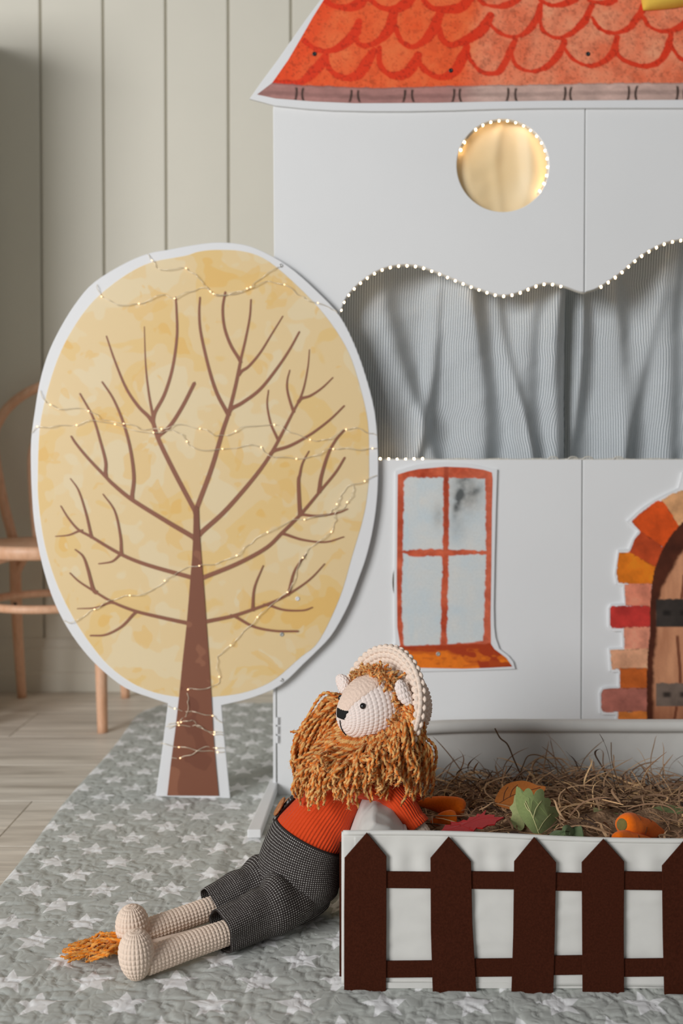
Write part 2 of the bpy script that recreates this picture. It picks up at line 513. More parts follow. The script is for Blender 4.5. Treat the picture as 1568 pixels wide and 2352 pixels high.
def tweed_material():
    m = bpy.data.materials.new('dark_tweed'); nt, b = nodes(m)
    uv = coords(nt, 'UV'); sep = nt.nodes.new('ShaderNodeSeparateXYZ'); nt.links.new(uv, sep.inputs[0])
    p = 0.0029
    u = math_n(nt, 'MULTIPLY', math_n(nt, 'ADD', sep.outputs[0], sep.outputs[1]), math.pi / p)
    v = math_n(nt, 'MULTIPLY', math_n(nt, 'SUBTRACT', sep.outputs[0], sep.outputs[1]), math.pi / p)
    su = math_n(nt, 'MULTIPLY', math_n(nt, 'SINE', u), math_n(nt, 'SINE', v))
    nz = noise(nt, coords(nt), 520, 2, 0.6)
    t = math_n(nt, 'ADD', su, math_n(nt, 'MULTIPLY', math_n(nt, 'SUBTRACT', nz, 0.5), 1.1))
    k = math_n(nt, 'MULTIPLY', math_n(nt, 'SUBTRACT', t, 0.42), 3.0, clamp=True)
    br = mixc(nt, noise(nt, coords(nt), 260, 1), A(38, 34, 33), A(52, 47, 45))
    nt.links.new(mixc(nt, k, br, A(160, 158, 154)), b.inputs['Base Color'])
    b.inputs['Roughness'].default_value = 0.95; b.inputs['Specular IOR Level'].default_value = 0.1
    bump(nt, su, b, 0.35, 0.0006)
    return m
M['tweed'] = tweed_material()

def rib_material():
    m = bpy.data.materials.new('rust_rib_knit'); nt, b = nodes(m)
    uv = coords(nt, 'UV'); sep = nt.nodes.new('ShaderNodeSeparateXYZ'); nt.links.new(uv, sep.inputs[0])
    nz = noise(nt, coords(nt), 400, 2)
    c = mixc(nt, nz, A(176, 54, 20), A(196, 66, 26))
    nt.links.new(c, b.inputs['Base Color'])
    b.inputs['Roughness'].default_value = 0.9; b.inputs['Specular IOR Level'].default_value = 0.15
    b.inputs['Sheen Weight'].default_value = 0.12
    s = math_n(nt, 'SINE', math_n(nt, 'MULTIPLY', sep.outputs[0], 2 * math.pi / 0.0042))
    bump(nt, s, b, 0.8, 0.0007)
    return m
M['rib'] = rib_material()
M['yarn_cream'] = simple('cream_cotton_yarn', A(226, 208, 192), 0.9, 0.05, 300, 1500, 0.4, 0.0004, 0.15)
M['yarn_leg'] = simple('oatmeal_cotton_yarn', A(218, 198, 180), 0.9, 0.06, 300, 1500, 0.4, 0.0004, 0.15)
M['yarn_face'] = simple('off_white_cotton_yarn', A(226, 212, 204), 0.9, 0.04, 300, 1500, 0.4, 0.0004, 0.15)
M['yarn_pink'] = simple('pale_pink_chenille', A(200, 178, 162), 0.95, 0.06, 500, 900, 0.6, 0.0006, 0.1, sheen=0.2)
M['black_thread'] = simple('black_thread', (0.012, 0.012, 0.012, 1), 0.7, 0.2, 600, 1200, 0.4, 0.0005, 0.2)
M['eye'] = simple('black_glossy_plastic', (0.008, 0.008, 0.009, 1), 0.12, 0.05, 50, spec=0.6)
M['button'] = wood('brown_button_wood', A(120, 76, 44), A(158, 104, 64), 60, (1, 6, 6), 0.5, False)
def vcol(name, rough=0.9, sheen=0.0):
    m = painted(name, rough, 0.12, 500, 0.12)
    if sheen: m.node_tree.nodes['Principled BSDF'].inputs['Sheen Weight'].default_value = sheen
    return m
M['mane'] = vcol('boucle_yarn', 0.95, 0.1)
M['hay'] = vcol('dried_grass', 0.8)
M['hay_bed'] = simple('hay_bed', A(122, 98, 76), 0.95, 0.4, 90, 160, 1.0, 0.006, 0.1)

# ------------------------------------------------------------------ the room
WALL_Y = 2.86
wall = box('wall_back', (-3.0, WALL_Y + 0.012, -0.02), (2.6, WALL_Y + 0.10, 2.7), M['groove'])
tag(wall, 'greige painted wall of upright tongue and groove boards', kind='structure')
pw, gap = 0.1790, 0.0060
x_first = W(95, 500, WALL_Y).x
plank_me = None
x = x_first - 11 * 0.1795
while x < 2.55:
    if plank_me is None:
        s = Soup(); s.box((gap / 2, 0, 0), (0.1795 - gap / 2, 0.0125, 2.7)); o = s.build('wall_plank', M['wall'], None, False); bev(o, 0.0022, 2); plank_me = o
    else:
        o = plank_me.copy(); COL.objects.link(o)
    o.name = 'wall_plank'; o.parent = wall; o.location = (x, WALL_Y, 0); x += 0.1795

# skirting: plinth, flat, sloped cap
def prof_x(name, prof, x0, x1, mat, parent=None):
    n = len(prof); V = [(x0, y, z) for y, z in prof] + [(x1, y, z) for y, z in prof]
    F = [np.array([[i, (i + 1) % n, n + (i + 1) % n, n + i] for i in range(n)]), list(range(n))[::-1], list(range(n, 2 * n))]
    return bev(mk(name, V, F, mat, parent, False), 0.0015)
sk = prof_x('baseboard_back', [(WALL_Y, 0), (WALL_Y - 0.022, 0), (WALL_Y - 0.022, 0.054), (WALL_Y - 0.016, 0.058),
                               (WALL_Y - 0.016, 0.122), (WALL_Y - 0.010, 0.130), (WALL_Y - 0.004, 0.152), (WALL_Y, 0.155)], -3.0, 2.6, M['base'])
tag(sk, 'greige stepped skirting board under the panelled wall', kind='structure')

floor = box('floor', (-3.0, -1.2, -0.06), (2.6, WALL_Y + 0.02, -0.010), M['floor'])
tag(floor, 'pale grey wood laminate floor', kind='structure')
pl_w = 0.230; yb = 1.91 - 14 * pl_w; k = 0
fl_me = None
while yb < WALL_Y - 0.001:
    joint = {0.0: -0.60}.get(round(yb + pl_w - 1.91, 3), None)
    off = {12: -0.43, 13: -0.60, 14: -0.22, 15: -1.05, 16: -0.80}.get(k, -0.6 + 0.55 * ((k * 7) % 5) / 2.5 - 0.4)
    xs = off - 1.28 * 3
    while xs < 2.6:
        a, b_ = max(xs, -3.0), min(xs + 1.28, 2.6)
        if b_ - a > 0.02:
            y1 = min(yb + pl_w, WALL_Y)
            s = Soup(); s.box((0, 0, -0.0105), (b_ - a - 0.0016, y1 - yb - 0.0016, 0))
            o = s.build('floor_plank', M['floor'], None, False); bev(o, 0.0008, 1)
            o.parent = floor; o.location = (a, yb, 0)
        xs += 1.28
    yb += pl_w; k += 1

# ------------------------------------------------------------------ wardrobe beside the frame, unseen, added to shade the wall
wr = thing('blocker', 'unseen tall plain greige wardrobe against the panelled wall beyond the wooden chair', 'blocker', (-1.42, 2.62, 0))
box('carcass', (-1.80, 2.32, 0.06), (-1.02, WALL_Y - 0.024, 1.86), M['base'], wr, 0.003)
box('plinth', (-1.78, 2.35, 0.0), (-1.04, WALL_Y - 0.03, 0.06), M['groove'], wr)
for xa, xb, hx in ((-1.797, -1.412, -1.44), (-1.408, -1.023, -1.38)):
    d = box('door', (xa, 2.300, 0.07), (xb, 2.319, 1.855), M['wall'], wr, 0.002)
    s = Soup(); s.tube(catmull([(hx, 2.301, 0.85), (hx, 2.278, 0.87), (hx, 2.278, 1.03), (hx, 2.301, 1.05)], 12), 0.005, 8)
    s.build('handle', M['steel'], d)

# ------------------------------------------------------------------ star rug
def build_rug():
    x0, x1, y0, y1 = -0.532, 1.10, 0.80, 2.70
    nx, ny = 520, 640
    X, Y = np.meshgrid(np.linspace(x0, x1, nx), np.linspace(y0, y1, ny))
    # meandering quilting lines: valleys where two warped noises cross their mean
    wx = X + 0.010 * (fbm(X, Y, 0.03, 3, 2) - 0.5); wy = Y + 0.010 * (fbm(X, Y, 0.03, 9, 2) - 0.5)
    q = np.abs(fbm(wx, wy, 0.019, 21, 1) - 0.5) * 2
    r = np.abs(fbm(wx, wy, 0.023, 55, 1) - 0.5) * 2
    puff = np.minimum(np.clip(q / 0.30, 0, 1), np.clip(r / 0.30, 0, 1)) ** 0.6
    Z = 0.0014 + 0.0034 * puff + 0.0016 * (fbm(X, Y, 0.25, 5, 2) - 0.5)
    # soft creases
    cr = -0.185 + 0.02 * np.sin(Y * 3.0) + 0.02 * (Y - 1.4)
    Z += 0.0035 * np.exp(-((X - cr) / 0.012) ** 2) * sstep(1.25, 1.5, Y) * sstep(1.95, 1.7, Y)
    e = np.minimum(np.minimum(X - x0, x1 - X), np.minimum(Y - y0, y1 - Y))
    Z *= np.sqrt(np.clip(e / 0.010, 0.03, 1)); Z = np.maximum(Z, 0.0008)
    # wavy edge, rounded far corner
    X = X + 0.004 * np.sin(Y * 9) * np.clip(1 - (X - x0) / 0.05, 0, 1)
    c = np.clip((y0 + (y1 - y0) - Y) / 0.16, 0, 1)
    X = X + (1 - np.sqrt(np.clip(1 - (1 - c) ** 2, 0, 1))) * 0.11 * np.clip(1 - (X - x0) / 0.3, 0, 1)
    V = np.stack([X, Y, Z], -1).reshape(-1, 3)
    o = mk('star_rug', V, [grid_faces(ny, nx)], M['rug'], None, True)
    return tag(o, 'grey quilted cotton rug printed with rows of white stars', 'rug')
build_rug()

# ------------------------------------------------------------------ playhouse
HY = 1.932
house = thing('playhouse', 'white painted plywood toy house front with printed red roof, window and door', 'playhouse', (0.35, HY + 0.006, 0))
def circ(cx, cy, rx, ry, n=72):
    return [(cx + rx * math.cos(2 * math.pi * i / n), cy + ry * math.sin(2 * math.pi * i / n)) for i in range(n)]
open_top = [(777, 727), (785, 701), (795, 680), (819, 653), (854, 627), (888, 612), (925, 606), (962, 609), (1004, 623), (1057, 645), (1110, 665), (1152, 676),
            (1189, 670), (1226, 655), (1257, 648), (1294, 655), (1331, 668), (1345, 668), (1374, 658), (1421, 627), (1469, 587), (1521, 558), (1568, 547), (1620, 541),
            (1680, 556), (1735, 600), (1768, 660), (1785, 727)]
ot = [tuple(p) for p in catmull(open_top, 160)]
SEAM = 1342
otL = [p for p in ot if p[0] < SEAM - 4]; otR = [p for p in ot if p[0] > SEAM + 4]
def rnd(c, a, b, r, n=5):   # rounded corner c between directions towards a and b
    c, a, b = map(np.array, (c, a, b)); u = (a - c) / np.linalg.norm(a - c) * r; v = (b - c) / np.linalg.norm(b - c) * r
    return [tuple(c + u * (1 - t) ** 2 + v * t ** 2) for t in np.linspace(0, 1, n)]
left = rnd((628, 236), (630, 400), (800, 236), 14) + [(SEAM - 0.5, 236), (SEAM - 3, 669)] + otL[::-1] + [(772, 760), (770, 1057), (SEAM - 7.5, 1057), (1331.5, 1830)] + rnd((639, 1830), (900, 1830), (636, 1700), 10)
right = [(SEAM + 4.5, 236), (2300, 236), (2290, 1830), (1336.5, 1830), (SEAM - 2, 1057), (1790, 1057), (1790, 740)] + otR[::-1] + [(SEAM + 2.5, 669)]
HT = 0.012
hole_a = circ(1154.5, 380, 107.5, 108); hole_b = circ(1013, 1337, 113, 113)
board('front_panel', [WXZ(left, HY), WXZ(hole_a, HY), WXZ(hole_b, HY)], HY, HT, M['white'], house, 0.0012)
board('front_panel', [WXZ(right, HY)], HY, HT, M['white'], house, 0.0012)
# folded-back side panel, hinges, foot bar
zx = W(633.5, 1700, HY).x
zt = W(630, 236, HY).z; zs = W(630, 860, HY).z
sp_ = box('side_panel', (zx - 0.0055, HY - 0.002, 0.0064), (zx + 0.0005, HY + 0.36, zs), M['white'], house, 0.0012)
for yy in (1655, 1676, 1697):
    z = W(640, yy, HY).z
    s = Soup(); s.tube([(zx + 0.003, HY - 0.003, z - 0.007), (zx + 0.003, HY - 0.003, z + 0.007)], 0.0026, 10)
    s.box((zx + 0.002, HY - 0.0015, z - 0.007), (zx + 0.008, HY - 0.0004, z + 0.007))
    s.build('hinge', M['white_edge'], house, False)
fa, fb = W(568, 1938, 1.705), W(600, 1938, 1.705)
V = []
for (xa, xb, y, z0, z1) in ((fa.x, fb.x, 1.700, 0.0062, 0.021), (zx - 0.012, zx + 0.004, HY + 0.02, 0.0062, 0.030)):
    V += [(xa, y, z0), (xb, y, z0), (xb, y, z1), (xa, y, z1)]
bev(mk('foot_bar', V, [np.array([[0, 1, 2, 3], [7, 6, 5, 4], [0, 4, 5, 1], [1, 5, 6, 2], [2, 6, 7, 3], [3, 7, 4, 0]])], M['white'], house, False), 0.002)
# right-hand outer side and back brace so the front really stands
xr = W(2296, 1000, HY).x
box('side_panel', (xr - 0.006, HY - 0.002, 0.0064), (xr, HY + 0.36, zt), M['white'], house, 0.0012)

# --- roof board
RY = HY - 0.0062
roof_out = [(575, 226), (632, 241), (700, 248), (763, 252), (850, 254), (933, 254), (1040, 252), (1130, 249), (1240, 247), (1346, 246.5), (1568, 246.5), (1900, 248), (2250, 244), (2352, 224),
            (2240, 60), (2120, -110), (2010, -270), (1960, -420), (990, -420), (930, -290), (850, -165), (790, -78), (737, 0), (700, 50), (640, 136), (600, 190)]
rfb = board('roof_board', [WXZ(roof_out, RY)], RY, 0.006, M['white_edge'], house, 0.0012)
g_bot = [(590, 217), (632, 226), (720, 233), (815, 237), (999, 236), (1130, 233), (1261, 231), (1400, 230), (1568, 229), (1900, 230), (2240, 226), (2330, 216)]
g_top = [(625, 190), (680, 194), (737, 197), (855, 202), (999, 198), (1196, 195), (1392, 191), (1568, 190), (1900, 194), (2300, 190)]
red_l = [(625, 190), (662, 137), (697, 77), (719, 38), (743, 0), (800, -85), (870, -190), (940, -300), (1000, -405)]
red_r = [(1950, -405), (2000, -262), (2105, -105), (2225, 62), (2300, 190)]
arcs = [
 [(627, 191), (660, 191), (688, 188), (706, 178), (720, 166), (734, 150), (745, 132)],
 [(750, 120), (751, 147), (767, 169), (796, 179), (828, 166), (847, 134), (858, 118)],
 [(871, 110), (871, 140), (885, 166), (914, 174), (943, 160), (959, 128)],
 [(959, 124), (965, 150), (994, 174), (1023, 176), (1048, 160), (1062, 134), (1072, 109)],
 [(1074, 101), (1078, 134), (1105, 165), (1141, 167), (1159, 145), (1177, 105), (1183, 91)],
 [(1174, 123), (1185, 149), (1210, 163), (1246, 158), (1275, 134), (1293, 105), (1295, 94)],
 [(1297, 112), (1315, 136), (1355, 152), (1391, 138), (1409, 116), (1417, 87)],
 [(1417, 91), (1418, 123), (1442, 143), (1482, 152), (1511, 143), (1532, 116), (1541, 76)],
 [(1541, 105), (1558, 130), (1590, 150), (1625, 150), (1650, 130), (1660, 95)],
 [(699, 93), (720, 110), (751, 118), (783, 105), (812, 80), (823, 51)],
 [(815, 73), (822, 99), (841, 105), (866, 96), (892, 70), (904, 29)],
 [(908, 64), (920, 93), (943, 107), (971, 96), (997, 64), (1010, 29)],
 [(1004, 47), (1014, 87), (1036, 103), (1072, 91), (1105, 69), (1127, 36)],
 [(1123, 54), (1145, 74), (1177, 85), (1210, 72), (1235, 40), (1241, 11)],
 [(1237, 36), (1246, 69), (1275, 87), (1308, 78), (1340, 51), (1359, 14)],
 [(1359, 40), (1377, 65), (1406, 76), (1442, 65), (1467, 36), (1478, 11)],
 [(1474, 36), (1493, 62), (1522, 72), (1554, 65), (1580, 45), (1590, 10)],
 [(743, 0), (764, 13), (796, 18), (822, 10), (837, -5)],
 [(853, 0), (873, 16), (901, 21), (930, 10), (949, -6)],
 [(972, 0), (991, 17), (1016, 22), (1055, 18), (1080, -4)],
 [(1101, 0), (1116, 11), (1145, 15), (1174, 7), (1192, -4)],
 [(1239, 0), (1261, 11), (1283, 11), (1322, 0)],
 [(1351, 0), (1380, 7), (1413, 2)]]
rr = random.Random(4)
for x_ in range(1665, 2300, 112):
    arcs.append([(x_, 100), (x_ + 12, 135), (x_ + 45, 152), (x_ + 78, 145), (x_ + 100, 118), (x_ + 110, 85)])
for row in range(0, 7):
    yb_ = 78 - row * 72 if row < 2 else 90 - row * 75
    for x_ in range(640 + (row % 2) * 56, 2300, 114):
        if row < 2 and x_ < (1590 if row == 0 else 1420): continue
        j = rr.uniform(-6, 6)
        arcs.append([(x_, yb_ - 52), (x_ + 10, yb_ - 20 + j), (x_ + 40, yb_ + j), (x_ + 75, yb_ - 6 + j), (x_ + 98, yb_ - 34), (x_ + 110, yb_ - 62)])
def roof_paint(X, Y):
    n1 = fbm(X, Y, 60, 1, 5); n2 = fbm(X, Y, 14, 5, 3); n3 = fbm(X, Y, 130, 8, 3)
    rt = sstep(1040, 1140, X + 60 * (n3 - 0.5) + (Y - 100) * 0.2)[:, None]
    lf = lin(214, 78, 36) * (1 - n1)[:, None] + lin(228, 104, 58) * n1[:, None]
    rf = lin(203, 92, 58) * (1 - n1)[:, None] + lin(219, 138, 104) * n1[:, None]
    fill = lf * (1 - rt) + rf * rt
    fill = fill * (1 - 0.16 * sstep(0.55, 0.75, n2)[:, None])
    # bottom strip washes darker, left flank deeper
    fl = sstep(52, 18, dist_poly(X, Y, red_l)[0] + 16 * (n2 - 0.5))[:, None]
    line = lin(196, 44, 16); dark = lin(150, 30, 14)
    fill = fill * (1 - 0.75 * fl) + lin(203, 62, 24) * 0.75 * fl
    ink = np.zeros(len(X)); ed = np.zeros(len(X))
    for a in arcs:
        ax = np.array(a); 
        w = (X > ax[:, 0].min() - 30) & (X < ax[:, 0].max() + 30) & (Y > ax[:, 1].min() - 30) & (Y < ax[:, 1].max() + 30)
        if not w.any(): continue
        p = catmull(a, 26)
        d, t = dist_poly(X[w], Y[w], p)
        base = 4.2 + 4.2 * sstep(0.35, 0.75, t) * (1 - 0.5 * sstep(0.85, 1, t))
        base = base * (1.45 if ax[:, 0].mean() < 1060 else 1.0)
        hw = base + 3.0 * (n2[w] - 0.5)
        k = sstep(hw + 1.6, hw - 1.2, d)
        ink[w] = np.maximum(ink[w], k * (0.86 + 0.14 * n1[w]))
        ed[w] = np.maximum(ed[w], sstep(2.2, 0.4, np.abs(d - hw)) * k * sstep(0.45, 0.65, n2[w]))
    c = fill * (1 - ink[:, None]) + line * ink[:, None]
    c = c * (1 - 0.45 * ed[:, None]) + dark * 0.45 * ed[:, None]
    # specks
    sp = fbm(X, Y, 5, 31, 2); c = c * (1 - 0.25 * sstep(0.70, 0.8, sp)[:, None])
    # gutter
    yt = np.interp(X, [p[0] for p in g_top], [p[1] for p in g_top]) + 3 * (n2 - 0.5)
    inb = sstep(-1.5, 1.5, Y - yt)[:, None]
    gl = lin(150, 108, 102) * (1 - rt) + lin(176, 148, 138) * rt
    gl = gl * (0.82 + 0.36 * fbm(X, Y * 2.5, 40, 77, 4))[:, None]
    band = sstep(7, 2, np.abs(Y - yt - 22 - 3 * (n1 - .5)))[:, None]
    gl = gl * (1 - 0.22 * band)
    gl = gl * (1 - 0.35 * sstep(4, 1, Y - yt)[:, None])
    gx = [681, 694, 807, 822, 930, 946, 1043, 1055, 1167, 1183, 1298, 1309, 1444, 1459, 1556, 1570, 1690, 1704, 1820, 1836, 1950, 1965, 2080, 2094, 2200, 2216]
    st = np.zeros(len(X))
    for i, g in enumerate(gx):
        bend = 5 * (((Y - 214) / 20) ** 2) * (1 if i % 2 else -0.6) - (Y - 214) * 0.06
        st = np.maximum(st, sstep(3.8, 1.6, np.abs(X - g - bend)) * sstep(4, 9, Y - yt) * sstep(238, 232, Y))
    gl = gl * (1 - 0.95 * st[:, None]) + lin(52, 38, 32) * 0.95 * st[:, None]
    c = c * (1 - inb) + gl * inb
    return np.minimum(c / KEY, 0.92)
roof_red = g_bot + red_r[::-1] + red_l[::-1][:-1]
roof_red = [(590, 217)] + g_bot[1:] + [(2300, 190)] + red_r[::-1][1:] + red_l[::-1]
print_sheet('roof_print', roof_red, RY - 0.0004, 2.1, roof_paint, M['print'], rfb)

def screw(px, py, Y, r, mat, parent, recess=True):
    c = W(px, py, Y); s = Soup()
    n = 16; prof = [(r, 0.0), (r, 0.0006), (r * 0.8, 0.0012), (r * 0.35, 0.0013), (r * 0.3, 0.0006), (0.0001, 0.0005)]
    V = np.array([[(c.x + q * math.cos(2 * math.pi * k / n), c.y - h, c.z + q * math.sin(2 * math.pi * k / n)) for k in range(n)] for q, h in prof])
    s.add(V, [grid_faces(len(prof), n, True)])
    return s.build('screw', mat, parent)
for px, py in ((722, 124), (1035, 162), (1350, 124), (1700, 160), (2000, 124)):
    screw(px, py, RY - 0.0004, 0.0043, M['screw_dark'], rfb)

# --- printed window board
WY = HY - 0.0052
win_out = [(908, 1083), (949, 1070), (983, 1065), (1022, 1063), (1060, 1065), (1087, 1068), (1130, 1078), (1141, 1079), (1138, 1165), (1135, 1280), (1133, 1394), (1134, 1440), (1137, 1465),
           (1146, 1491), (1167, 1507), (1178, 1521), (1182, 1536), (1064, 1540), (960, 1542), (862, 1540), (862, 1524), (876, 1506), (896, 1494), (908, 1476), (906, 1430), (906, 1300), (907, 1180)]
wb = board('window_board', [WXZ(win_out, WY)], WY, 0.005, M['white_edge'], house, 0.001)
frame_out = [(913, 1090), (935, 1083), (960, 1077.5), (1022, 1072), (1075, 1074), (1110, 1079), (1129, 1085), (1131, 1100), (1129, 1180), (1128, 1300), (1126, 1420), (1127, 1479),
             (1135, 1491), (1162, 1511), (1176, 1531), (1120, 1534), (1064, 1536), (972, 1534), (868, 1533), (876, 1514), (905, 1492), (919, 1483), (912, 1440), (911, 1325), (912, 1200)]
def win_paint(X, Y):
    n1 = fbm(X, Y, 36, 2, 4); n2 = fbm(X, Y, 9, 6, 3); n3 = fbm(X, Y * 0.25, 30, 44, 3)
    wob = 4 * (n2 - 0.5)
    def bar(lo, hi, v): return sstep(-1.2, 1.2, v - lo + wob) * sstep(-1.2, 1.2, hi - v + wob)
    il = np.interp(Y, [1096, 1119, 1257, 1394, 1479], [930, 927, 925, 922, 927]); ir = np.interp(Y, [1098, 1257, 1463, 1480], [1114, 1116, 1110, 1108])
    m0 = np.interp(Y, [1090, 1200, 1480], [1018, 1017, 1011]); m1 = np.interp(Y, [1090, 1200, 1480], [1031, 1031, 1026])
    it = np.interp(X, [925, 937, 1015, 1087, 1114], [1108, 1097, 1096, 1099, 1098])
    ib = np.interp(X, [919, 1000, 1060, 1128], [1484, 1481, 1477, 1470])
    h0 = np.interp(X, [925, 940, 1030, 1114], [1266, 1262, 1261, 1266]); h1 = np.interp(X, [925, 945, 1030, 1114], [1270, 1278, 1276, 1273])
    pane = sstep(-1.2, 1.2, X - il + wob) * sstep(-1.2, 1.2, ir - X + wob) * sstep(-1.2, 1.2, Y - it + wob) * sstep(-1.2, 1.2, ib - Y + wob)
    pane = pane * (1 - bar(m0, m1, X)) * (1 - bar(h0, h1, Y))
    glass = lin(178, 187, 190)[None] * (1 - n1)[:, None] + lin(190, 190, 186)[None] * n1[:, None]
    bl = (0.5 * sstep(0.5, 0.7, n3) * sstep(1000, 930, X))[:, None]
    glass = glass * (1 - bl * 0.5) + lin(160, 184, 194) * bl * 0.5
    def sm(cx, cy, rx, ry, tilt=0):
        dx = X - cx - tilt * (Y - cy); return np.exp(-((dx / rx) ** 2 + ((Y - cy) / ry) ** 2))
    dk = 0.85 * sm(1056, 1135, 9, 13, -0.2) + 0.55 * sm(1049, 1165, 9, 22, -0.25) + 0.45 * sm(1062, 1098, 14, 12) + 0.5 * sm(1070, 1130, 36, 45) + 0.3 * sm(1092, 1130, 12, 14, -0.4) + 0.28 * sm(1006, 1185, 12, 26) + 0.22 * sm(1050, 1215, 20, 30)
    dk = np.clip(dk * (0.75 + 0.6 * n2), 0, 0.93)[:, None]
    glass = glass * (1 - dk) + lin(62, 66, 66) * dk
    red = lin(150, 48, 22)[None] * (1 - n1)[:, None] + lin(190, 92, 62)[None] * n1[:, None]
    lightR = (sstep(1040, 1125, X) * 0.55)[:, None]; red = red * (1 - lightR) + lin(190, 100, 74) * lightR
    dkb = (0.6 * sstep(8, 2, np.abs(X - 0.5 * (m0 + m1))) * sstep(1280, 1150, Y))[:, None]; red = red * (1 - dkb) + lin(122, 38, 20) * dkb
    red = red * (0.86 + 0.28 * n2)[:, None]
    c = red * (1 - pane[:, None]) + glass * pane[:, None]
    sill = sstep(-2, 2, Y - np.interp(X, [868, 919, 1128, 1180], [1492, 1485, 1478, 1490]) + wob)[:, None]
    so = lin(206, 106, 24)[None] * (0.9 + 0.2 * n2)[:, None]
    sk_ = np.clip(0.95 * sstep(1504, 1488, Y + 10 * (n1 - .5)) + 0.9 * sstep(0.5, 0.62, fbm(X * 0.5, Y, 18, 91, 3)) * sstep(1020, 1060, X) + 0.4 * sstep(0.55, 0.62, fbm(X * 0.4, Y, 12, 92, 2)), 0, 1)[:, None]
    so = so * (1 - sk_) + lin(150, 52, 20) * sk_
    c = c * (1 - sill) + so * sill
    return np.minimum(c / KEY, 0.92)
wp = print_sheet('window_print', frame_out, WY - 0.0004, 1.7, win_paint, M['print'], wb)
screw(1006, 1502, WY - 0.0004, 0.0043, M['screw_grey'], wb)

# --- printed door board
DY = HY - 0.0050
MIR = 1650
stones = [
 ([(1572, 1092), (1600, 1085), (1640, 1083), (1640, 1176), (1606, 1190), (1585, 1130)], (206, 120, 60)),
 ([(1520, 1150), (1543, 1136), (1568, 1127), (1585, 1128), (1606, 1188), (1575, 1204), (1557, 1210), (1538, 1176)], (204, 152, 106)),
 ([(1451, 1198), (1475, 1176), (1509, 1152), (1520, 1153), (1538, 1176), (1558, 1213), (1528, 1260), (1472, 1221)], (198, 74, 22)),
 ([(1472, 1223), (1525, 1260), (1504, 1303), (1445, 1271), (1459, 1239)], (170, 64, 28)),
 ([(1420, 1271), (1443, 1270), (1507, 1304), (1496, 1342), (1420, 1338), (1416, 1318)], (206, 110, 22)),
 ([(1434, 1343), (1496, 1342), (1495, 1393), (1438, 1390)], (206, 124, 98)),
 ([(1406, 1393), (1489, 1393), (1493, 1400), (1493, 1436), (1488, 1442), (1406, 1441), (1402, 1436), (1402, 1398)], (172, 48, 42)),
 ([(1433, 1443), (1493, 1441), (1491, 1490), (1435, 1491)], (208, 134, 108)),
 ([(1402, 1494), (1489, 1491), (1487, 1535), (1406, 1536)], (206, 150, 116)),
 ([(1424, 1536), (1487, 1536), (1488, 1581), (1425, 1582)], (178, 88, 34)),
 ([(1381, 1592), (1386, 1584), (1396, 1582), (1489, 1582), (1488, 1634), (1386, 1634), (1382, 1628)], (166, 100, 86)),
 ([(1420, 1637), (1488, 1635), (1488, 1690), (1420, 1690)], (196, 112, 48)),
 ([(1395, 1690), (1488, 1690), (1488, 1740), (1395, 1742)], (190, 90, 60)),
 ([(1424, 1742), (1488, 1740), (1488, 1790), (1424, 1792)], (206, 140, 110)),
 ([(1390, 1792), (1488, 1790), (1488, 1826), (1390, 1826)], (176, 80, 46))]
door_half = [(1640, 1175), (1606, 1190), (1568, 1204), (1545, 1230), (1528, 1258), (1515, 1285), (1507, 1310), (1499, 1350), (1497, 1400), (1496, 1455), (1491, 1500), (1489, 1560), (1489, 1827)]
door_poly = door_half + [(2 * MIR - x_, y_) for x_, y_ in door_half[::-1]]
left_out = [(1640, 1074), (1598, 1076), (1566, 1086), (1562, 1105), (1557, 1122), (1530, 1134), (1500, 1149), (1472, 1168), (1440, 1197), (1466, 1219), (1452, 1240), (1443, 1262), (1419, 1264), (1411, 1318), (1415, 1341),
            (1430, 1345), (1434, 1386), (1402, 1389), (1397, 1396), (1397, 1440), (1404, 1447), (1428, 1447), (1430, 1488), (1398, 1490), (1401, 1541), (1420, 1541), (1420, 1578), (1394, 1578), (1382, 1581), (1376, 1592), (1378, 1638), (1415, 1639), (1415, 1686), (1390, 1687), (1390, 1745), (1419, 1746), (1419, 1788), (1385, 1789), (1385, 1827)]
door_out = left_out + [(2 * MIR - x_, y_) for x_, y_ in left_out[::-1]]
drb = board('door_board', [WXZ(door_out, DY)], DY, 0.0048, M['white_edge'], house, 0.001)
door_ink = [(x_ + (2.5 if x_ < 1640 else 0), y_ + 3) for x_, y_ in left_out]
door_ink[-1] = (1388, 1827)
door_ink = door_ink + [(2 * MIR - x_, y_) for x_, y_ in door_ink[::-1]]
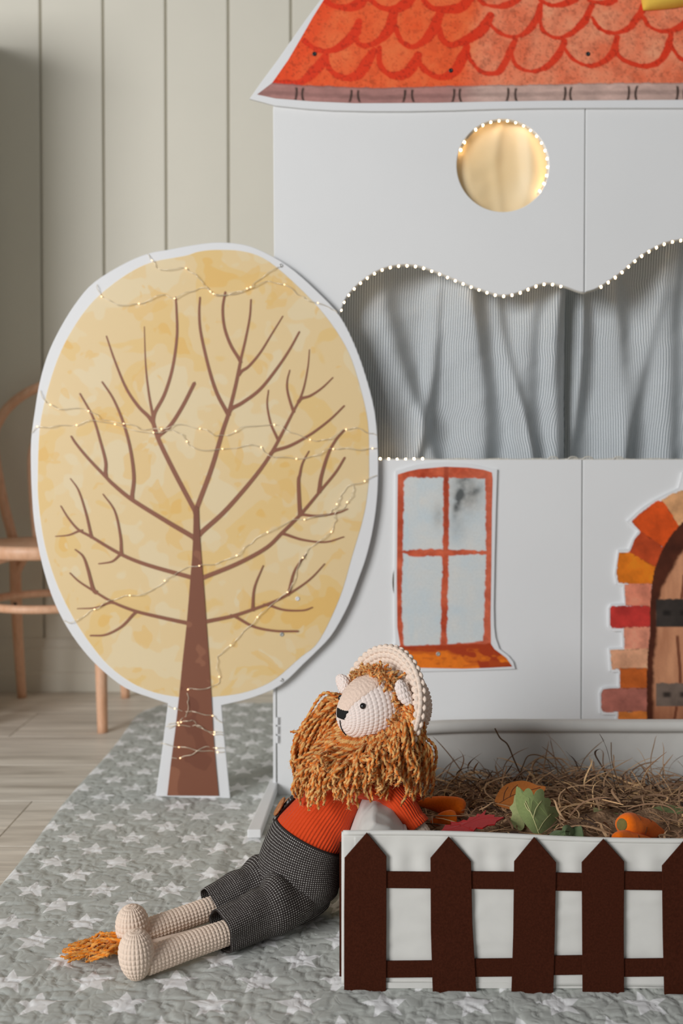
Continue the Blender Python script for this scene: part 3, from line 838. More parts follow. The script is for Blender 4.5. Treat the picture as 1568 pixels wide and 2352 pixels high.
def door_paint(X, Y):
    X = np.where(X > MIR, 2 * MIR - X, X)
    n1 = fbm(X, Y, 30, 12, 4); n2 = fbm(X, Y, 8, 16, 3); n3 = fbm(X, Y * 0.2, 22, 61, 3)
    c = np.repeat((lin(214, 215, 216))[None], len(X), 0)
    for k, (p, rgb) in enumerate(stones):
        p = np.array(p, float)
        w = (X > p[:, 0].min() - 8) & (X < p[:, 0].max() + 8) & (Y > p[:, 1].min() - 8) & (Y < p[:, 1].max() + 8)
        if not w.any(): continue
        d = sdf(X[w], Y[w], p) + 2.5 * (n2[w] - 0.5) - 1.6
        m_ = sstep(0.8, -0.8, d)[:, None]
        base = lin(*rgb)
        v = base[None] * (0.72 + 0.56 * fbm(X[w], Y[w], 26, 200 + k, 4))[:, None]
        v = v * (1 - 0.45 * (sstep(3.2, 0.6, np.abs(d)) * sstep(0.42, 0.6, n2[w]))[:, None])
        c[w] = c[w] * (1 - m_) + v * m_
    d = sdf(X, Y, door_poly) + 2.5 * (n2 - 0.5) - 4.0
    m_ = sstep(0.8, -0.8, d)[:, None]
    tan = lin(150, 96, 68)[None] * (1 - n3)[:, None] + lin(196, 140, 104)[None] * n3[:, None]
    for xs, w0, ya, yb2 in ((1560, 3.6, 1460, 1570), (1552, 3.2, 1622, 1836), (1566, 4, 1320, 1376), (1604, 4, 1200, 1836)):
        k = (sstep(w0 + 1, w0 - 1, np.abs(X - xs - 5 * np.sin(Y / 40) - (Y - ya) * -0.03)) * sstep(ya - 3, ya + 3, Y) * sstep(yb2 + 3, yb2 - 3, Y))[:, None]
        tan = tan * (1 - 0.85 * k) + lin(92, 44, 26) * 0.85 * k
    brown = lin(70, 32, 18)[None] * (0.7 + 0.6 * n1)[:, None]
    wide = np.interp(Y, [1180, 1300, 1370, 1420, 1836], [48, 40, 20, 16, 15])
    kb = sstep(wide + 5, wide - 5, -d + 5 * (n1 - .5))[:, None]
    v = tan * (1 - kb) + brown * kb
    for y0, y1, rgb in ((1376, 1440, (50, 44, 40)), (1569, 1622, (104, 90, 80)), (1740, 1790, (80, 70, 64))):
        k = (sstep(y0 - 1.5, y0 + 1.5, Y + 3 * (n2 - .5)) * sstep(y1 + 1.5, y1 - 1.5, Y) * sstep(-18, -15, -np.abs(d) * 0 + d * -1 - 30 + 12))[:, None]
        k = (sstep(y0 - 1.5, y0 + 1.5, Y + 3 * (n2 - .5)) * sstep(y1 + 1.5, y1 - 1.5, Y) * sstep(1504, 1508, X))[:, None]
        sv = lin(*rgb)[None] * (0.72 + 0.56 * n1)[:, None]
        for ox in (1531, 1570, 1612):
            e = np.exp(-(((X - ox) / 10) ** 4 + ((Y - 0.5 * (y0 + y1)) / 6.5) ** 4))[:, None]
            sv = sv * (1 - 0.85 * e) + lin(24, 20, 18) * 0.85 * e
        v = v * (1 - k) + sv * k
    c = c * (1 - m_) + v * m_
    return np.minimum(c / KEY, 0.92)
print_sheet('door_print', door_ink, DY - 0.0004, 2.1, door_paint, M['print'], drb)

# ------------------------------------------------------------------ cloths behind the openings
def curtain(name, x0, x1, ytop, ybot, ridges, Yc, mat, label, cat, nx=150, ny=110, noise_amp=0.004, gain=2.7):
    px = np.linspace(x0, x1, nx); py = np.linspace(ytop, ybot, ny)
    X, Y = np.meshgrid(px, py)
    t = (Y - ytop) / (ybot - ytop)
    D = np.zeros_like(X)
    for cx, sl, w, a, tilt_w in ridges:
        xc = cx + sl * (t - 0.5) + 10 * np.sin(t * 5 + cx)
        u = (X - xc) / w
        D += gain * a * np.exp(-np.where(u > 0, u * tilt_w, u) ** 2) * (0.75 + 0.25 * np.sin(t * 4 + cx * 0.1))
    D += noise_amp * (fbm(X + 0.35 * Y, Y, 90, 3, 3) - 0.5) * 2
    yy = Yc - D
    a = W(x0, ytop, Yc); b = W(x1, ybot, Yc)
    wx = a.x + (b.x - a.x) * (X - x0) / (x1 - x0); wz = a.z + (b.z - a.z) * t
    V = np.stack([wx, yy, wz], -1)
    seg = np.hypot(np.diff(wx, axis=1), np.diff(yy, axis=1))
    U = np.concatenate([np.zeros((ny, 1)), np.cumsum(seg, 1)], 1)
    U = U.mean(0, keepdims=True) * 0.6 + U * 0.4 + 0.006 * t
    o = mk(name, V.reshape(-1, 3), [grid_faces(ny, nx)], mat, None, True, grid_uv(U, wz))
    sm = o.modifiers.new('cloth', 'SOLIDIFY'); sm.thickness = 0.0006
    return tag(o, label, cat)
CY_ = HY + HT + 0.078
curtain('curtain', 745, 1292, 560, 1075, [(860, 90, 55, 0.016, 1.0), (920, 130, 30, 0.010, 1.3), (985, -70, 22, 0.008, 1.6), (1085, 30, 52, 0.022, 1.8), (1165, 90, 24, 0.010, 1.4), (1215, -50, 34, 0.014, 1.2), (1272, -30, 22, 0.016, 1.0)],
        CY_, M['stripe'], 'narrow grey striped curtain filling the wide wavy opening beside the tree', 'curtain')
curtain('curtain', 1258, 1830, 500, 1075, [(1318, -34, 24, 0.014, 1.4), (1400, 40, 42, 0.016, 1.5), (1470, -90, 30, 0.014, 1.4), (1530, -40, 36, 0.018, 1.3), (1620, 30, 50, 0.018, 1.3), (1720, -40, 50, 0.018, 1.3)],
        CY_ + 0.046, M['stripe'], 'narrow grey striped curtain filling the opening above the printed door', 'curtain')
curtain('gold_cloth', 1020, 1290, 250, 512, [(1100, 20, 34, 0.010, 1.2), (1146, -12, 18, 0.006, 1.5), (1205, -20, 20, 0.008, 1.4), (1240, 10, 26, 0.010, 1.0), (1060, 0, 22, 0.006, 1)],
        HY + HT + 0.016, M['gold'], 'gold satin cloth stretched behind the lit round window under the roof', 'cloth', 70, 60, 0.002, 1.0)
curtain('gold_cloth', 880, 1150, 1205, 1470, [(930, 10, 20, 0.008, 1.2), (1000, 10, 30, 0.01, 1.2), (1080, 0, 30, 0.01, 1)],
        HY + HT + 0.022, M['gold'], 'gold satin cloth behind the round hole that the printed window covers', 'cloth', 60, 50, 0.002, 1.0)

# ------------------------------------------------------------------ light strings of the house
def bulb_mesh(r, mat, squash=1.0):
    bm = bmesh.new(); bmesh.ops.create_icosphere(bm, subdivisions=2, radius=r)
    for v in bm.verts: v.co.z *= squash
    me = bpy.data.meshes.new('bulb'); bm.to_mesh(me); bm.free()
    for p in me.polygons: p.use_smooth = True
    me.materials.append(mat); return me
BM = bulb_mesh(0.0021, M['led'], 1.25)
BMS = bulb_mesh(0.0013, M['led_small'])
BMO = bulb_mesh(0.0019, M['led_off'])
def bulbs(points, me, parent):
    for p in points:
        o = bpy.data.objects.new('bulb', me); COL.objects.link(o)
        o.parent = parent; o.location = Vector(p) - parent.location
def along(P, step, start=0.0):
    P = np.asarray(P, float); s = np.concatenate([[0], np.cumsum(np.linalg.norm(np.diff(P, axis=0), axis=1))])
    q = np.arange(start, s[-1], step)
    return np.stack([np.interp(q, s, P[:, k]) for k in range(3)], -1), q / s[-1]
def string_on(name, label, pix_pts, Y, step_px, skip, cat='light string', lit=(0, 1)):
    P = np.array([W(a, b, Y) for a, b in pix_pts])
    root = thing(name, label, cat, P[0])
    s = Soup(); s.tube(P, 0.0016, 6); s.build('cord', M['cord'], root)
    B, t = along(P, step_px / F_PX * Y)
    ok = [(b, q) for b, q in zip(B, t) if not any(a <= q <= c for a, c in skip)]
    bulbs([b for b, q in ok if lit[0] <= q <= lit[1]], BM, root); bulbs([b for b, q in ok if not lit[0] <= q <= lit[1]], BMO, root)
    return root
ins = [(x_, y_ + 4.5) for x_, y_ in ot]
ring = [(1154.5 + 103 * math.cos(a), 380 + 103.5 * math.sin(a)) for a in np.linspace(math.radians(200), math.radians(400), 60)]
string_on('light_string', 'string of tiny warm lights lining the rim of the round gold window', ring, HY + 0.008, 19.3, [(0.06, 0.16)])
inset = catmull([(x_, y_ + 4.0) for x_, y_ in open_top], 200)
string_on('light_string', 'string of tiny warm lights lining the wavy top of the curtained opening', inset, HY + 0.008, 19.4, [(0.487, 0.545)])
low = [(x_, 1055.0 + 0.8 * math.sin(x_ * 0.07)) for x_ in np.linspace(776, 1786, 120)]
lowroot = string_on('light_string', 'string of tiny warm lights along the straight sill of the curtained opening', low, HY + 0.006, 19.4, [(0.0, 0.06), (0.2, 0.24)], lit=(0.06, 0.195))
for cx_ in (1270, 1316, 1350, 1420):
    s = Soup(); s.tube(catmull([W(cx_ - 14, 1056, HY + 0.004), W(cx_ - 6, 1050, HY + 0.002), W(cx_ + 6, 1050, HY + 0.002), W(cx_ + 13, 1056, HY + 0.004)], 14), 0.0012, 6)
    s.build('cord_loop', M['cord'], lowroot)

# ------------------------------------------------------------------ yellow padded ornament on the roof
def pad(name, corners, Y, thick, mat, label, cat):
    n = 26; u, v = np.meshgrid(np.linspace(-1, 1, n), np.linspace(-1, 1, n))
    c = [np.array(W(a, b, Y)) for a, b in corners]   # tl tr br bl
    k = 0.5 * (u + 1); l = 0.5 * (v + 1)
    # rounded square
    uu = u * np.sqrt(1 - 0.14 * v * v); vv = v * np.sqrt(1 - 0.14 * u * u); k = 0.5 * (uu + 1); l = 0.5 * (vv + 1)
    P = (c[0] * ((1 - k) * (1 - l))[..., None] + c[1] * (k * (1 - l))[..., None] + c[2] * (k * l)[..., None] + c[3] * ((1 - k) * l)[..., None])
    h = thick * np.clip((1 - u ** 2) * (1 - v ** 2), 0, 1) ** 0.42
    Fp = P.copy(); Fp[..., 1] -= h + 0.002; Bp = P.copy(); Bp[..., 1] += 0.001
    V = np.concatenate([Fp.reshape(-1, 3), Bp.reshape(-1, 3)])
    f = grid_faces(n, n); F = [f, f[:, ::-1] + n * n]
    edge = [i for i in range(n)] + [i * n + n - 1 for i in range(1, n)] + [(n - 1) * n + i for i in range(n - 2, -1, -1)] + [i * n for i in range(n - 2, 0, -1)]
    E = np.array([[edge[i], edge[i] + n * n, edge[(i + 1) % len(edge)] + n * n, edge[(i + 1) % len(edge)]] for i in range(len(edge))])
    o = mk(name, V, F + [E], mat, None, True)
    return tag(o, label, cat)
pad('yellow_pad', [(1466, -130), (1640, -160), (1652, 2), (1470, 31)], RY - 0.002, 0.03, M['yellow'], 'puffy yellow fabric pad fixed on the red printed roof', 'cushion')

# ------------------------------------------------------------------ tree cut-out
TY = 1.915
tree = thing('tree_cutout', 'flat printed cut-out of a yellow autumn tree with bare brown branches', 'cutout', (-0.29, TY, 0.0066))
crown_o = [(391, 574), (451, 563), (506, 558), (567, 565), (621, 588), (671, 620), (726, 669), (775, 721), (808, 781), (835, 853), (857, 935), (865, 1006), (867, 1088), (863, 1160), (853, 1225), (840, 1278),
           (827, 1316), (798, 1391), (761, 1457), (723, 1498), (700, 1520), (643, 1573), (576, 1602), (507, 1619)]
crown_l = [(387, 1615), (348, 1602), (290, 1580), (237, 1540), (192, 1493), (152, 1435), (120, 1368), (96, 1288), (80, 1203), (74, 1127), (72, 1060), (73, 1006), (81, 946), (92, 880), (111, 814), (141, 751), (177, 694), (216, 650), (281, 609), (339, 584)]
out = [tuple(p) for p in catmull(crown_l + crown_o, 150)]
bl = (359, 1827); br = (527, 1833)
out = out + [(510, 1660), (517, 1730), br, (440, 1832), bl, (372, 1735)]
board('backing_board', [WXZ(out, TY)], TY, 0.006, M['white_edge'], tree, 0.0012)
crown_in = [(424, 588), (457, 578), (501, 574), (561, 578), (616, 600), (687, 661), (748, 727), (797, 803), (824, 880), (844, 968), (847, 1061), (845, 1120), (834, 1188), (808, 1278), (780, 1372), (732, 1472),
            (688, 1511), (625, 1564), (558, 1591), (484, 1601), (446, 1603), (411, 1601), (357, 1591), (304, 1569), (250, 1529), (205, 1475), (165, 1413), (129, 1337), (103, 1252), (89, 1158), (87, 1088), (92, 979), (111, 891), (139, 809), (177, 740), (221, 685), (287, 633), (347, 603)]
board('crown_print', [WXZ([tuple(p) for p in smooth_loop(crown_in, 160)], TY - 0.0006)], TY - 0.0006, 0.0007, M['crown'], tree, 0.0001)

def ribbon2d(name, pts, w0, w1, Y, mat, parent, n=None, mid=None):
    n = n or max(14, 5 * len(pts))
    p = catmull(pts, n)
    t = np.linspace(0, 1, n)
    w = (w0 + (w1 - w0) * t) / 2 if mid is None else np.interp(t, [0, 0.5, 1], [w0, mid, w1]) / 2
    d = np.gradient(p, axis=0); d /= np.linalg.norm(d, axis=1)[:, None]; nn = np.stack([-d[:, 1], d[:, 0]], -1)
    a = p + nn * w[:, None]; b = p - nn * w[:, None]
    # rounded tip
    tip = p[-1] + d[-1] * w[-1]
    loop = list(map(tuple, a)) + [tuple(tip)] + list(map(tuple, b[::-1]))
    return loop
branches = [
 # base -> tip, width at base, width at tip
 ([(449, 1180), (446, 1171), (404, 1092), (367, 1017), (354, 980), (350, 962)], 11, 9),
 ([(352, 972), (340, 956), (317, 933), (289, 891), (263, 828), (244, 772)], 10, 3),
 ([(352, 968), (350, 952), (341, 901), (334, 836), (331, 750)], 8, 1.5),
 ([(351, 966), (356, 946), (378, 904), (396, 844), (406, 771), (405, 713), (403, 683)], 9, 4),
 ([(360, 1008), (366, 1000), (391, 977), (419, 933), (446, 880)], 9, 8),
 ([(449, 1180), (452, 1166), (485, 1077), (511, 990), (524, 951), (540, 888), (550, 839), (553, 823), (563, 781), (573, 729), (576, 688)], 12, 3.5),
 ([(526, 956), (519, 944), (498, 904), (480, 849), (461, 766), (457, 718), (459, 683)], 10, 4),
 ([(524, 950), (532, 938), (556, 925), (597, 894), (637, 844), (665, 802), (687, 762)], 10, 4),
 ([(547, 862), (555, 852), (571, 841), (597, 810), (623, 768), (649, 726)], 8, 2.5),
 ([(553, 834), (547, 822), (529, 792), (515, 752), (511, 708), (517, 671)], 8, 5),
 ([(456, 1236), (461, 1224), (511, 1179), (558, 1127), (596, 1080), (623, 1040), (647, 996), (671, 949), (689, 914), (699, 883), (707, 839), (710, 803)], 12, 2),
 ([(675, 948), (670, 936), (660, 901), (659, 875), (665, 850)], 7, 2.5),
 ([(684, 924), (692, 915), (712, 909), (739, 891), (764, 867)], 8, 2.5),
 ([(640, 1014), (634, 1002), (621, 972), (613, 930), (616, 896)], 7, 2.5),
 ([(620, 1044), (630, 1035), (665, 1024), (712, 998), (757, 964), (790, 932)], 9, 3.5),
 ([(447, 1240), (442, 1233), (383, 1198), (303, 1148), (260, 1113), (242, 1095), (202, 1053), (174, 1019), (163, 1002)], 12, 4),
 ([(304, 1150), (303, 1138), (307, 1095), (299, 1032), (283, 972), (260, 917), (234, 877)], 10, 3.5),
 ([(243, 1096), (242, 1084), (242, 1060), (231, 1017), (213, 959), (183, 904)], 9, 3.5),
 ([(442, 1328), (434, 1325), (336, 1297), (275, 1272), (209, 1233), (180, 1217), (157, 1191), (139, 1162)], 11, 2.5),
 ([(190, 1219), (180, 1220), (157, 1229), (127, 1232)], 6, 2),
 ([(211, 1236), (208, 1226), (197, 1179), (180, 1127), (161, 1099)], 8, 2),
 ([(279, 1276), (278, 1264), (276, 1231), (263, 1174), (236, 1135)], 9, 2.5),
 ([(280, 1270), (272, 1277), (256, 1290), (226, 1295)], 7, 2.5),
 ([(460, 1330), (468, 1326), (544, 1295), (610, 1259), (647, 1224), (690, 1181), (737, 1125), (770, 1085), (791, 1051)], 11, 4.5),
 ([(691, 1186), (688, 1174), (685, 1108), (688, 1090), (694, 1064), (709, 1036)], 11, 2.5),
 ([(732, 1132), (733, 1122), (737, 1095), (752, 1045), (770, 1011), (791, 987)], 10, 4),
 ([(684, 1184), (694, 1182), (728, 1185), (775, 1178), (798, 1169)], 8, 2.5),
 ([(644, 1226), (654, 1227), (695, 1240), (747, 1245), (789, 1233)], 8, 2.5),
 ([(433, 1431), (424, 1430), (364, 1417), (308, 1403), (256, 1382), (209, 1354), (180, 1335), (160, 1316)], 10, 2.5),
 ([(262, 1385), (250, 1385), (218, 1396), (177, 1398)], 6, 1.8),
 ([(222, 1362), (213, 1352), (201, 1307), (190, 1278), (172, 1262)], 10, 2.5),
 ([(316, 1404), (306, 1411), (279, 1439), (242, 1458), (207, 1460)], 7, 3.5),
 ([(468, 1430), (476, 1427), (530, 1416), (577, 1401), (633, 1380), (676, 1356), (714, 1328), (745, 1295)], 10, 2.5),
 ([(580, 1404), (580, 1393), (584, 1349), (604, 1299)], 9, 2.5),
 ([(660, 1368), (664, 1355), (676, 1311), (702, 1273)], 8, 3.5),
 ([(604, 1390), (616, 1390), (652, 1401), (695, 1402), (717, 1395)], 7, 2.5),
 ([(528, 1414), (541, 1417), (581, 1439), (629, 1449), (684, 1450)], 7, 4.5)]
BY = TY - 0.0013
for i_, (p, w0, w1) in enumerate(branches):
    yb_ = BY - 0.00003 * i_
    board('branch_print', [WXZ(ribbon2d('b', p, w0, w1, yb_, None, None), yb_)], yb_, 0.0004, M['branch'], tree, 0.00002)
trunk = [(384, 1827), (392, 1755), (402, 1680), (411, 1601), (419, 1520), (428, 1439), (433, 1380), (437, 1328), (441, 1280), (443, 1239), (444, 1200), (444, 1166), (450, 1162), (456, 1166), (457, 1200), (459, 1239), (462, 1280), (466, 1328),
         (470, 1380), (474, 1439), (480, 1520), (485, 1601), (489, 1680), (495, 1755), (502, 1828)]
board('trunk_print', [WXZ(trunk, TY - 0.0026)], TY - 0.0026, 0.0022, M['trunk'], tree, 0.0001)
for px, py, r, m_ in ((645, 610, 0.0034, 'steel'), (647, 1562, 0.0034, 'steel'), (647, 1457, 0.0042, 'screw_grey'), (683, 1375, 0.0042, 'white_edge')):
    screw(px, py, TY - 0.0009, r, M[m_], tree)
# support stand behind the trunk
s = Soup(); s.box((W(400, 1800, TY).x, TY + 0.007, 0.0068), (W(415, 1800, TY).x, TY + 0.16, 0.02)); s.box((W(400, 1800, TY).x, TY + 0.007, 0.0068), (W(415, 1800, TY).x, TY + 0.02, 0.24))
s.build('stand', M['white'], tree, False)

# wire with tiny lights wound over the tree
tw = [
 [(339, 583), (353, 604), (372, 621), (413, 615), (440, 625), (462, 645), (479, 666), (501, 678), (534, 674), (572, 661), (602, 636), (641, 612)],
 [(221, 652), (229, 674), (259, 696), (309, 700), (345, 688), (371, 676), (397, 685), (429, 672), (468, 662), (501, 679), (550, 672), (585, 656), (621, 647), (660, 658), (690, 680), (712, 691), (758, 707), (775, 720)],
 [(91, 898), (106, 924), (136, 938), (194, 940), (221, 954), (240, 966), (292, 973), (325, 985), (369, 985), (413, 976), (468, 987), (495, 1000), (525, 998), (567, 979), (638, 978), (671, 995), (726, 1012), (759, 1006), (791, 987), (819, 984), (852, 996), (866, 998)],
 [(73, 995), (84, 982), (128, 979), (177, 975), (221, 965), (285, 982), (355, 995), (384, 989), (413, 995), (429, 1014), (446, 1030), (506, 1033), (561, 1024), (594, 1024), (616, 1045), (665, 1052), (715, 1050), (748, 1034), (775, 1030), (819, 1032), (866, 1031)],
 [(867, 1090), (840, 1103), (796, 1120), (780, 1146), (768, 1167), (751, 1181), (709, 1190), (666, 1198), (603, 1228), (572, 1250), (544, 1274), (504, 1292), (463, 1299), (437, 1302), (393, 1322), (369, 1342), (336, 1362), (286, 1370), (251, 1380), (223, 1396), (190, 1416), (166, 1430), (147, 1427)],
 [(812, 1116), (808, 1137), (790, 1165), (768, 1180), (770, 1200), (751, 1231), (727, 1246), (699, 1274), (685, 1297), (676, 1335), (652, 1366), (619, 1392), (584, 1426), (553, 1458), (525, 1486), (502, 1506), (498, 1533), (504, 1562), (478, 1581), (434, 1583), (432, 1609), (429, 1639), (415, 1654), (384, 1666)],
 [(385, 1622), (408, 1630), (446, 1636), (487, 1645), (512, 1662)],
 [(379, 1667), (433, 1667), (455, 1668), (480, 1682), (514, 1690)],
 [(368, 1708), (413, 1716), (473, 1725), (517, 1727)],
 [(393, 1741), (429, 1737), (473, 1716), (517, 1720)],
 [(388, 1672), (430, 1655), (448, 1659), (470, 1676), (512, 1684)]]
ts = thing('light_string', 'thin silver wire of tiny warm lights wound round the tree cut-out', 'light string', W(440, 1820, TY - 0.004))
s = Soup(); bp = []
for k, q in enumerate(tw):
    pp = catmull(q, len(q) * 8)
    i_ = np.arange(len(pp)) * 1.0
    pts = []
    for i, (a, b) in enumerate(pp):
        lift = 0.0042 + 0.0018 * math.sin(i * 0.35 + k) + 0.0008 * math.sin(i * 1.3 + 2 * k)
        if i < 3 or i > len(pp) - 4: lift = 0.0026
        pts.append(W(a + 1.3 * math.sin(i * 0.9 + k), b + 1.6 * math.sin(i * 0.6 + 2 * k), TY - lift))
    pts = np.array([tuple(v) for v in pts])
    s.tube(pts, 0.0006, 6)
    B, t = along(pts, 92 / F_PX * TY, 0.018 + 0.01 * k % 0.03)
    bp += [tuple(b + np.array([0, -0.0014, 0])) for b in B]
s.build('wire', M['wire'], ts)
bulbs(bp, BMS, ts)

# ------------------------------------------------------------------ bentwood chair
ch = thing('bentwood_chair', 'pale beech bentwood chair with round seat behind the tree cut-out', 'chair', (-0.755, 2.58, 0))
cxc, cyc, sh = -0.755, 2.575, 0.456
n = 64; prof = [(0.0001, sh - 0.034), (0.19, sh - 0.034), (0.200, sh - 0.030), (0.204, sh - 0.018), (0.203, sh - 0.006), (0.198, sh), (0.170, sh - 0.001), (0.155, sh - 0.004), (0.08, sh - 0.006), (0.0001, sh - 0.007)]
V = np.array([[(cxc + q * math.cos(2 * math.pi * i / n), cyc + q * 0.98 * math.sin(2 * math.pi * i / n), z) for i in range(n)] for q, z in prof])
mk('seat', V.reshape(-1, 3), [grid_faces(len(prof), n, True)], M['chair'], ch)
bl_x, br_x, by = -0.905, -0.612, 2.765
def leg(p, r): return tube_obj('leg', catmull(p, 24), np.interp(np.linspace(0, 1, 24), [0, 0.3, 1], [r * 0.95, r, r * 0.78]), 14, M['chair'], ch)
leg([(-0.600, 2.43, sh - 0.03), (-0.592, 2.42, 0.22), (-0.584, 2.405, 0.0)], 0.0165)
leg([(-0.912, 2.43, sh - 0.03), (-0.920, 2.42, 0.22), (-0.930, 2.405, 0.0)], 0.0165)
leg([(br_x - 0.012, by - 0.035, sh - 0.01), (br_x, by - 0.02, 0.22), (br_x + 0.004, by + 0.005, 0.0)], 0.016)
leg([(bl_x + 0.0, by - 0.035, sh - 0.01), (bl_x + 0.002, by - 0.02, 0.22), (bl_x + 0.006, by + 0.005, 0.0)], 0.016)
cxm = 0.5 * (bl_x + br_x)
def hoop(hw, base, top, bot, r, yb0, yt0):
    pts = []
    for a in np.linspace(0, 1, 40):
        th = math.pi * a
        pass
    # legs of the hoop rise and lean out, then the arch
    w1 = hw
    pts = [(cxm - base, yb0, bot), (cxm - base - (w1 - base) * 0.55, yb0 + 0.012, bot + (top - bot) * 0.28), (cxm - w1, yb0 + 0.03, bot + (top - bot) * 0.62)]
    for a in np.linspace(0.12, 0.88, 9):
        th = math.pi * (1 - a)
        pts.append((cxm + w1 * math.cos(th), yb0 + 0.03 + (yt0 - yb0 - 0.03) * math.sin(th), bot + (top - bot) * (0.62 + 0.38 * math.sin(th))))
    pts += [(cxm + w1, yb0 + 0.03, bot + (top - bot) * 0.62), (cxm + base + (w1 - base) * 0.55, yb0 + 0.012, bot + (top - bot) * 0.28), (cxm + base, yb0, bot)]
    return catmull(pts, 90)
tube_obj('back_hoop', hoop(0.212, 0.148, 0.892, sh - 0.012, 0.0135, by - 0.035, by + 0.03), 0.0135, 14, M['chair'], ch)
tube_obj('inner_hoop', hoop(0.108, 0.085, 0.805, sh - 0.008, 0.011, by - 0.03, by + 0.025), 0.011, 12, M['chair'], ch)
rg = np.array([(cxc + 0.168 * math.cos(a), cyc + 0.165 * math.sin(a), 0.300) for a in np.linspace(0, 2 * math.pi, 65)])
tube_obj('stretcher_ring', rg, 0.0105, 12, M['chair'], ch, cap=False)
for sx_, lx, ly in ((-1, bl_x, by - 0.025), (1, br_x, by - 0.025), (-1, -0.918, 2.425), (1, -0.594, 2.425)):
    p = [(lx, ly, 0.315), (lx - sx_ * 0.012, ly + (cyc - ly) * 0.06, 0.36), (lx - sx_ * 0.045, ly + (cyc - ly) * 0.22, 0.405), (lx - sx_ * 0.085, ly + (cyc - ly) * 0.4, sh - 0.035)]
    tube_obj('brace', catmull(p, 20), 0.0085, 10, M['chair'], ch)
for z in (0.27, 0.315):
    s = Soup(); s.tube([(bl_x + 0.003, by - 0.034, z), (bl_x + 0.003, by - 0.041, z)], 0.005, 10); s.build('screw', M['screw_dark'], ch, False)

# ------------------------------------------------------------------ fabric garden box
BX0, BY0, BY1, BW, BH = 0.0, 1.212, 1.735, 0.92, 0.196
TH = math.radians(-1.0)
RZ = 0.0066     # rests on the quilted rug
bx = thing('garden_box', 'low white fabric box with brown felt picket fence sewn on its front', 'box', (0.45, 1.47, RZ))
def front_y(x): return BY0 + x * math.tan(TH)
def lean(y):    # how far the flopped left wall bends inwards at the rim
    return np.interp(y, [BY0, BY0 + 0.012, BY0 + 0.05, 1.33, 1.45, 1.60, BY1], [0.004, 0.030, 0.080, 0.086, 0.084, 0.050, 0.022])
# front
nx, nz = 240, 40
X, Zt = np.meshgrid(np.linspace(0, 1, nx), np.linspace(0, 1, nz))
xx = BX0 + X * BW
wav = 0.0016 * (fbm(xx, Zt, 0.05, 3, 3) - 0.5) + 0.0010 * np.sin(xx * 210 + 3 * fbm(xx, Zt * 0, 0.1, 5, 2)) * np.exp(-((Zt - 0.80) / 0.12) ** 2)
hem = 0.0012 * np.exp(-((Zt - 0.835) / 0.012) ** 2)
Yf = front_y(xx) + wav + hem
Zf = RZ + 0.002 + Zt * (BH - RZ - 0.004) + 0.004 * Zt * np.sin(xx * 7 + 1.0) - 0.003 * Zt * np.exp(-((xx - 0.30) / 0.12) ** 2)
o = mk('front_wall', np.stack([xx, Yf, Zf], -1).reshape(-1, 3), [grid_faces(nz, nx)], M['box_cloth'], bx, True)
sm = o.modifiers.new('th', 'SOLIDIFY'); sm.thickness = 0.006; sm.offset = -1
# left wall
ny = 120; nz = 50
Yl, Zt = np.meshgrid(np.linspace(BY0 + 0.004, BY1, ny), np.linspace(0, 1, nz))
b_ = lean(Yl)
prx = np.interp(Zt.ravel(), [0, 0.3, 0.5, 0.65, 0.75, 0.87, 1.0], [0.0, 0.03, 0.14, 0.34, 0.52, 0.80, 1.0]).reshape(Zt.shape)
cr_ = fbm(Yl, Zt * 0.2, 0.035, 7, 3) - 0.5
Xl = BX0 + b_ * prx + 0.006 * cr_ * sstep(0.5, 0.8, Zt)
prz = np.interp(Zt.ravel(), [0, 0.3, 0.5, 0.65, 0.75, 0.87, 1.0], [0, 0.38, 0.68, 0.90, 0.97, 0.93, 0.82]).reshape(Zt.shape)
flop = np.clip(b_ / 0.08, 0, 1)
hl = BH + 0.002
Zl = RZ + 0.002 + (hl - RZ - 0.002) * (Zt * (1 - flop) + prz * flop) + 0.005 * (fbm(Yl, Zt * 0.15, 0.04, 17, 3) - 0.5) * sstep(0.6, 1, Zt)
o = mk('side_wall', np.stack([Xl, Yl, Zl], -1).reshape(-1, 3), [grid_faces(nz, ny)], M['box_cloth'], bx, True)
sm = o.modifiers.new('th', 'SOLIDIFY'); sm.thickness = 0.006; sm.offset = 1
rimL = np.stack([Xl[-1], Yl[-1], Zl[-1]], -1)
# back wall
nx = 160; nz = 30
X, Zt = np.meshgrid(np.linspace(0, 1, nx), np.linspace(0, 1, nz))
xx = BX0 + X * BW + 0.022 * (1 - X) * Zt
bow = 0.010 * np.sin(X * math.pi) * Zt
Yb = BY1 + bow * 0.6 + xx * math.tan(TH) + 0.004 * (fbm(xx, Zt * 0.2, 0.12, 23, 2) - 0.5) * Zt
Zb = RZ + 0.002 + Zt * (BH + 0.006 - RZ) - 0.010 * Zt * np.exp(-(X / 0.16) ** 2)
o = mk('back_wall', np.stack([xx, Yb, Zb], -1).reshape(-1, 3), [grid_faces(nz, nx)], M['box_lining'], bx, True)
sm = o.modifiers.new('th', 'SOLIDIFY'); sm.thickness = 0.007; sm.offset = -1
# right wall, bottom
box('side_wall', (BX0 + BW - 0.006, front_y(BW), RZ + 0.002), (BX0 + BW, BY1 - 0.016, BH), M['box_cloth'], bx, 0.002)
box('bottom', (BX0 + 0.004, BY0 - 0.004, RZ - 0.001), (BX0 + BW - 0.004, BY1 - 0.012, RZ + 0.006), M['box_cloth'], bx)
